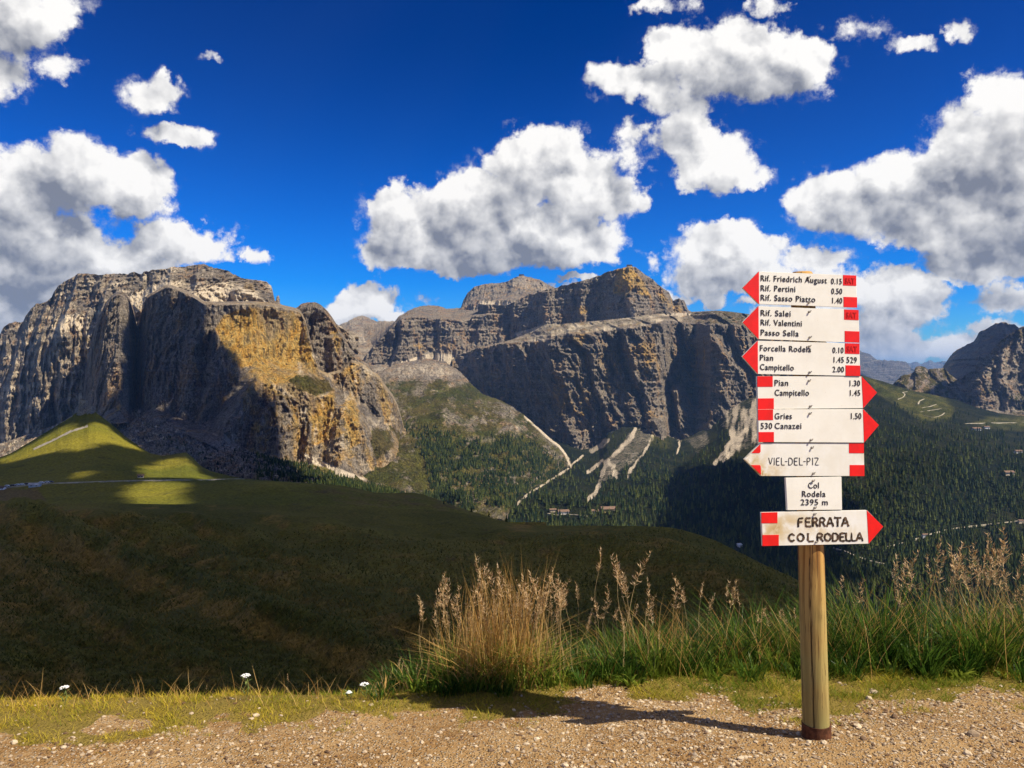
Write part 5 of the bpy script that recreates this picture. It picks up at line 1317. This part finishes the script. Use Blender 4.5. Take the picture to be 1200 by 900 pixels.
IRON = flat_mat('grey iron', (.34, .31, .27), .5, .5, .4, 60)

def slab(name, pts, off, thick, mat, parent, grid=None, stain=None):
    """board outline in photo pixels -> a slab with small bevelled edges"""
    n = len(pts); cx = sum(p[0] for p in pts) / n; cy = sum(p[1] for p in pts) / n
    def inset(p, k): dx, dy = p[0] - cx, p[1] - cy; l = math.hypot(dx, dy); return (p[0] - dx / l * k, p[1] - dy / l * k)
    bev = min(.35, thick * 60)
    V_ = [on_board(*inset(p, bev), off) for p in pts] + [on_board(*p, off - bev / F * 3.4) for p in pts] + [on_board(*p, off - bev / F * 3.4, 0) + np.array([-NX, -NY, 0]) * thick for p in pts]
    me = bpy.data.meshes.new(name)
    f = [tuple(range(n))] + [(i, n + i, n + (i + 1) % n, (i + 1) % n) for i in range(n)] + [(n + i, 2*n + i, 2*n + (i + 1) % n, n + (i + 1) % n) for i in range(n)] + [tuple(range(3*n - 1, 2*n - 1, -1))]
    me.from_pydata([tuple(map(float, v)) for v in V_], [], f)
    if stain:
        import bmesh
        bm = bmesh.new(); bm.from_mesh(me); bmesh.ops.triangulate(bm, faces=[bm.faces[0]] if bm.faces.ensure_lookup_table() is None else [])
        bmesh.ops.subdivide_edges(bm, edges=bm.edges[:], cuts=7, use_grid_fill=True); bm.to_mesh(me); bm.free()
        co = np.array([v.co for v in me.vertices]) + np.array([PX0, PY0, ZR]); sx, sy = CX + F * co[:, 0] / co[:, 1], HZ - F * (co[:, 2] - EYE) / co[:, 1]
        w = np.zeros(len(sx))
        for (x_, y_, rx, ry, a_) in stain: w = np.maximum(w, a_ * np.clip(1 - ((sx - x_) / rx) ** 2 - ((sy - y_) / ry) ** 2, 0, 1))
        at = me.attributes.new('stain', 'FLOAT', 'POINT'); at.data.foreach_set('value', w.astype(np.float32))
    me.materials.append(mat)
    return link(name, me, parent)

def text_mesh(s, bold=0.0):
    cu = bpy.data.curves.new('t', 'FONT'); cu.body = s; cu.size = 1.0; cu.offset = bold; cu.space_character = 1.1; cu.resolution_u = 4; cu.fill_mode = 'FRONT'
    o = bpy.data.objects.new('t', cu); COL.objects.link(o)
    dg = bpy.context.evaluated_depsgraph_get(); dg.update()
    me = bpy.data.meshes.new_from_object(o.evaluated_get(dg)); bpy.data.objects.remove(o)
    v = np.array([tuple(p.co) for p in me.vertices]); f = [tuple(p.vertices) for p in me.polygons]; bpy.data.meshes.remove(me)
    return v, f
_cap = text_mesh('H')[0][:, 1].max()
def lettering(s, x0, x1, base0, cap, slope, mat, parent, off, bold=.003, name='lettering'):
    v, f = text_mesh(s, bold); v = v.copy(); a0, a1 = v[:, 0].min(), v[:, 0].max()
    u = (v[:, 0] - a0) / (a1 - a0); px = x0 + u * (x1 - x0); py = base0 + slope * (px - x0) - v[:, 1] / _cap * cap
    P = np.array([on_board(a, b_, off) for a, b_ in zip(px, py)])
    back = P + np.array([-NX, -NY, 0]) * .0016
    n = len(P); me = bpy.data.meshes.new(name)
    from collections import Counter
    ec = Counter(); 
    for q in f:
        for a, b_ in zip(q, q[1:] + q[:1]): ec[(a, b_)] += 1
    side = [(a, b_, b_ + n, a + n) for (a, b_) in ec if (b_, a) not in ec]
    me.from_pydata([tuple(map(float, p)) for p in np.concatenate([P, back])], [], f + side); me.materials.append(mat)
    o = link(name, me, parent); return o

GL = {'V': [[(0,1),(.5,0),(1,1)]], 'I': [[(.5,0),(.5,1)]], 'E': [[(1,1),(0,1),(0,0),(1,0)],[(0,.52),(.8,.52)]], 'L': [[(0,1),(0,0),(1,0)]], 'D': [[(0,0),(0,1),(.55,1),(.95,.75),(.95,.25),(.55,0),(0,0)]],
      '-': [[(.2,.5),(.8,.5)]], 'P': [[(0,0),(0,1),(.7,1),(.95,.78),(.7,.5),(0,.5)]], 'Z': [[(0,1),(1,1),(0,0),(1,0)]], 'F': [[(.95,1),(.05,.96),(0,0)],[(0,.52),(.75,.55)]],
      'R': [[(0,0),(0,1),(.7,1),(.95,.76),(.7,.5),(0,.48)],[(.5,.5),(1,0)]], 'A': [[(0,0),(.45,1),(.58,1),(1,0)],[(.2,.34),(.85,.36)]], 'T': [[(0,1),(1,1)],[(.5,1),(.5,0)]],
      'C': [[(.98,.82),(.6,1),(.2,.85),(0,.5),(.2,.12),(.6,0),(.98,.2)]], 'O': [[(.5,1),(.12,.82),(0,.5),(.12,.16),(.5,0),(.88,.16),(1,.5),(.88,.82),(.5,1)]]}
def painted(s, boxes, w, mat, parent, off, seed):
    """hand-painted capitals: one box (x0, x1, top, base) in photo pixels for each letter"""
    rs = np.random.RandomState(seed); V_, F_ = [], []
    z_ = 0
    for ch, (x0, x1, ty, by_) in zip(s, boxes):
        for st in GL[ch]:
            pts = []
            for (a, b2), (c0, d0) in zip(st[:-1], st[1:]):
                for k in range(4): pts.append((a + (c0 - a) * k / 4, b2 + (d0 - b2) * k / 4))
            pts.append(st[-1]); q = np.array([(x0 + a * (x1 - x0), by_ - b2 * (by_ - ty)) for a, b2 in pts])
            if len(q) > 4: q[1:-1] = (q[:-2] + 2 * q[1:-1] + q[2:]) / 4
            q += rs.normal(size=q.shape) * w * .04
            tt = np.gradient(q, axis=0); tt /= np.linalg.norm(tt, axis=1)[:, None] + 1e-9; nn = np.stack([-tt[:, 1], tt[:, 0]], 1)
            ww = w / 2 * (1 + .16 * rs.normal(size=len(q)))[:, None]; q[0] -= tt[0] * w * .3; q[-1] += tt[-1] * w * .3
            L_, R_ = q + nn * ww, q - nn * ww; b0 = len(V_); z_ += 1; oo = off + .00006 * (z_ % 5)
            for l, r in zip(L_, R_): V_ += [on_board(l[0], l[1], oo), on_board(r[0], r[1], oo)]
            for k in range(len(q) - 1): F_.append((b0+2*k, b0+2*k+1, b0+2*k+3, b0+2*k+2))
    nV = len(V_); V_ = np.array(V_); 
    me = mesh_np('lettering', np.concatenate([V_, V_ + np.array([-NX, -NY, 0]) * .0012]), F_ + [tuple(nV + i for i in f[::-1]) for f in F_], mat)
    return link('lettering', me, parent)

def bolt(px, py, parent, off, k=0):
    """screw eye with a washer standing proud of the board"""
    c0 = on_board(px, py, off); N_ = np.array([NX, NY, 0]); Tx = np.array([math.cos(TH), math.sin(TH), 0]); Tz = np.array([0, 0, 1.0])
    V_, F_ = [], []
    prof = [(.0068, 0), (.0068, .0016), (.0034, .0018), (.0034, .0062), (.0056, .0066), (.0052, .0105), (.0008, .0120)]
    n = 12
    for r, h in prof:
        for j in range(n): a = 2 * math.pi * j / n; V_.append(c0 + N_ * h * .8 + Tx * r * .8 * math.cos(a) + Tz * r * .8 * math.sin(a))
    for i in range(len(prof) - 1):
        for j in range(n): F_.append((i*n+j, i*n+(j+1)%n, (i+1)*n+(j+1)%n, (i+1)*n+j))
    b0 = len(V_); dr = Tx * .55 + Tz * .8; sd = Tx * .8 - Tz * .55
    for s0, s1, h in ((-.4, -.3, .0035), (-.4, .3, .0035), (.9, .35, .010), (.9, -.25, .010)):
        for e in (0, .003): V_.append(c0 + dr * s0 * .008 + sd * s1 * .006 + N_ * (h * .8 + e))
    F_ += [(b0, b0+2, b0+4, b0+6), (b0+1, b0+7, b0+5, b0+3), (b0, b0+1, b0+3, b0+2), (b0+2, b0+3, b0+5, b0+4), (b0+4, b0+5, b0+7, b0+6), (b0+6, b0+7, b0+1, b0)]
    return link('bolt', mesh_np('bolt', V_, F_, IRON), parent)

def board(outline, label, off, mat=None, stain=None):
    return_o = slab('sign_board', outline, off, .010, mat or BWHITE, ROOT, stain=stain)
    return_o['label'] = label
    return return_o
def red(pts, b_, off, name='red_patch'): return slab(name, pts, off + .0012, .0016, RED, b_)
E1 = .0022
def quad(x0, x1, yt0, yt1, yb0, yb1): return [(x0, yt0), (x1, yt1), (x1, yb1), (x0, yb0)]

# 1
o1 = .004; B = board([(870.6,337.3),(889.5,318.2),(1003.4,322.9),(1004.4,360.4),(889.5,356.2)], 'topmost board, red tip pointing left, times 0.15, 0.50 and 1.40', o1)
red([(870.4,337.3),(889.4,318.1),(889.6,356.3)], B, o1, 'red_tip')
red(quad(988,1003.5,322.2,322.8,334.4,335), B, o1); red(quad(988.6,1004.5,347.8,348.4,359.9,360.5), B, o1)
lettering('SAT', 990.5, 1001.5, 332, 6.5, .04, DRED, B, o1 + .0030, .02)
for s, x0, x1, by_ in (('Rif. Friedrich August', 891.8, 969.3, 329.1), ('Rif. Pertini', 891.8, 932.2, 340.7), ('Rif. Sasso Piatto', 891.8, 955.6, 351.8)): lettering(s, x0, x1, by_, 6.7, .036, BLACK, B, o1 + E1)
for s, x0, x1, by_ in (('0.15', 974.2, 986.7, 332.6), ('0.50', 974.6, 987.1, 344.2), ('1.40', 975.6, 987.2, 355.2)): lettering(s, x0, x1, by_, 6.4, .03, BLACK, B, o1 + E1)
bolt(947, 325.4, B, o1); bolt(947.6, 354.6, B, o1)
# 2
o2 = .0015; B = board([(870.6,377.8),(889.1,358.9),(1006.2,363.3),(1007.1,401.5),(889.1,397.3)], 'second board from the top, red tip pointing left, lines of text without times', o2)
red([(870.4,377.8),(889.0,358.8),(889.2,397.4)], B, o2, 'red_tip'); red(quad(989.3,1006.3,362.6,363.2,374.6,375.2), B, o2); red(quad(990,1007.2,387.8,388.4,400.9,401.6), B, o2)
lettering('SAT', 991.8, 1003.8, 372.3, 6.5, .04, DRED, B, o2 + .0030, .02)
for s, x0, x1, by_ in (('Rif. Salei', 891.8, 926.7, 369.8), ('Rif. Valentini', 891.8, 939.8, 380.9), ('Passo Sella', 891.8, 936.2, 392.7)): lettering(s, x0, x1, by_, 6.7, .032, BLACK, B, o2 + E1)
bolt(948, 365.4, B, o2); bolt(948.6, 395.4, B, o2)
# 3
o3 = .005; B = board([(870.2,417.8),(888.2,399.3),(1007.1,402.7),(1008,440.6),(888.2,438.2)], 'third board from the top, red tip pointing left, with the number 529', o3)
red([(870.0,417.8),(888.1,399.2),(888.3,438.3)], B, o3, 'red_tip'); red(quad(990.2,1007.2,402.2,402.6,414.4,414.9), B, o3); red(quad(990.9,1008.1,428,428.4,440.3,440.7), B, o3)
lettering('SAT', 992.6, 1004.6, 412.0, 6.5, .03, DRED, B, o3 + .0030, .02)
for s, x0, x1, by_ in (('Forcella Rodela', 890.9, 950.7, 411.1), ('Pian', 890.9, 906.2, 422.2), ('Campitello', 890.9, 930.4, 433.2), ('529', 992.4, 1004.2, 425.0)): lettering(s, x0, x1, by_, 6.7, .024, BLACK, B, o3 + E1)
for s, x0, x1, by_ in (('0.10', 976, 988.7, 413.4), ('1.45', 977.3, 989, 424.6), ('2.00', 976, 989.2, 435.9)): lettering(s, x0, x1, by_, 6.4, .02, BLACK, B, o3 + E1)
bolt(948, 406.0, B, o3); bolt(948.4, 436.4, B, o3)
# 4
o4 = .002; B = board([(887.3,440.8),(1009.6,441.2),(1027.6,460),(1011.8,478.2),(888.2,479.4)], 'fourth board from the top, red tip pointing right, times 1.30 and 1.45', o4)
red([(1009.8,441.1),(1027.8,460),(1011.6,478.3)], B, o4, 'red_tip'); red(quad(887.5,905.6,440.9,440.9,453.3,453.2), B, o4); red(quad(888.2,906.9,466.9,466.7,479.5,479.3), B, o4)
for s, x0, x1, by_ in (('Pian', 908, 923.8, 451.9), ('Campitello', 908.2, 948.2, 463.4)): lettering(s, x0, x1, by_, 6.8, .004, BLACK, B, o4 + E1)
for s, x0, x1, by_ in (('1.30', 996, 1008, 452.3), ('1.45', 996.4, 1008.2, 463.6)): lettering(s, x0, x1, by_, 6.5, .0, BLACK, B, o4 + E1)
bolt(947.6, 446.2, B, o4); bolt(949.1, 476.3, B, o4)
# 5
o5 = .006; B = board([(888.2,479.8),(1011.6,479.4),(1029.8,498.2),(1012.7,518.7),(889.1,518.0)], 'fifth board from the top, red tip pointing right, with the number 530', o5)
red([(1011.4,479.3),(1030,498.2),(1012.6,518.8)], B, o5, 'red_tip'); red(quad(888.3,906,479.9,479.8,492.4,492.3), B, o5); red(quad(889,907,506.3,506.2,518.1,518.1), B, o5)
for s, x0, x1, by_ in (('Gries', 908.2, 928.2, 490.9), ('530', 891.8, 905.1, 502.4), ('Canazei', 908.2, 939.3, 502.4), ('1.50', 997.6, 1009.6, 490.9)): lettering(s, x0, x1, by_, 6.8, .0, BLACK, B, o5 + E1)
bolt(948.6, 484.6, B, o5); bolt(950, 515.6, B, o5)
# 6
o6 = .0015; B = board([(872.4,538.2),(891.1,519.6),(1012.2,519.6),(1012.9,557.8),(891.8,557.8)], 'sixth board, weathered yellow tip pointing left between two red corners', o6, BSTAIN, [(872,538,24,20,1.3),(893,556,26,18,1.1),(1012,530,6,14,.5)])
red([(880.5,531),(891.3,520.1),(891.4,529.2),(890.2,531)], B, o6, 'red_corner'); red([(880.2,545),(890.6,545),(891.6,546.6),(891.9,556.6)], B, o6, 'red_corner')
red(quad(995,1012.4,519.5,519.5,531.1,531.1), B, o6); red(quad(995.8,1013,544.9,544.9,557.9,557.9), B, o6)
xs_ = [(901,905.2),(907,908),(910,913.6),(915.8,919.6),(919.6,923.2),(924.4,929),(931,935),(937,941),(941,945),(946,950),(951.5,953.5),(955,959.6)]
painted('VIEL-DEL-PIZ', [(a, b2, 536.6, 544.9) for a, b2 in xs_], .72, BLACK, B, o6 + .0014, 3)
bolt(951, 524.6, B, o6); bolt(952.7, 554.8, B, o6)
# 7
o7 = .003; B = board([(920.7,560),(986,558.6),(986.7,597.3),(922.7,597.8)], 'small square board giving the summit height 2395 m', o7)
for s, x0, x1, by_ in (('Col', 947.3, 959.8, 572.2), ('Rodela', 940.2, 967.6, 582.1), ('2395 m', 938.6, 970.2, 591.9)): lettering(s, x0, x1, by_, 6.8, .0, BLACK, B, o7 + E1, .002)
bolt(952.4, 563.4, B, o7); bolt(954.3, 595.0, B, o7)
# 8
o8 = .005; B = board([(892.2,600.6),(1016,598.0),(1034.9,617.1),(1018.2,637.1),(893.8,639.8)], 'lowest board, stained, thick hand painted capitals, red tip pointing right', o8, BSTAIN, [(906,622,26,22,.95),(925,612,30,14,.7),(955,622,16,22,.75),(990,626,30,14,.35)])
red([(1015.8,598.0),(1035.1,617.1),(1018,637.2)], B, o8, 'red_tip'); red(quad(892.3,911.1,600.6,600.2,613.3,613.1), B, o8); red(quad(893.5,912.7,627,626.7,639.9,639.4), B, o8)
fx = [(935.6,941.2),(944.4,949.8),(952.6,958.4),(961,967),(969.2,976.6),(978.2,985.4),(986.8,994.4)]
painted('FERRATA', [(a, b2, 607.2 - .01 * (a - 935), 617.0 - .012 * (a - 935)) for a, b2 in fx], 2.15, BROWN, B, o8 + .0014, 5)
fx = [(924.4,931),(934.6,942.2),(947,953),(958.2,964.4),(966.4,973.8),(976,982.4),(984.6,989.4),(991.6,996.2),(998,1002.2),(1003.8,1011)]
painted('COLRODELLA', [(a, b2, 625.6 - .012 * (a - 924), 634.6 - .012 * (a - 924)) for a, b2 in fx], 2.15, BROWN, B, o8 + .0014, 8)
bolt(954, 602.6, B, o8); bolt(956, 635.2, B, o8)


# ================================================================== AIR
HZM = bpy.data.materials.new('thin blue air'); HZM.use_nodes = True
ht = NT(HZM.node_tree); HZM.node_tree.nodes.clear()
pvn = ht.new('ShaderNodeVolumePrincipled', {'Color': (.26, .52, 1.0, 1), 'Density': 2.3e-5, 'Anisotropy': 0.0})
ho = ht.n.new('ShaderNodeOutputMaterial'); ht.link(pvn.outputs[0], ho.inputs['Volume'])
tag(link('haze', box_mesh('haze', -59000, 59000, -59000, 59000, -1052, 905, HZM)), 'thin blue air over the valleys', 'haze', kind='stuff')
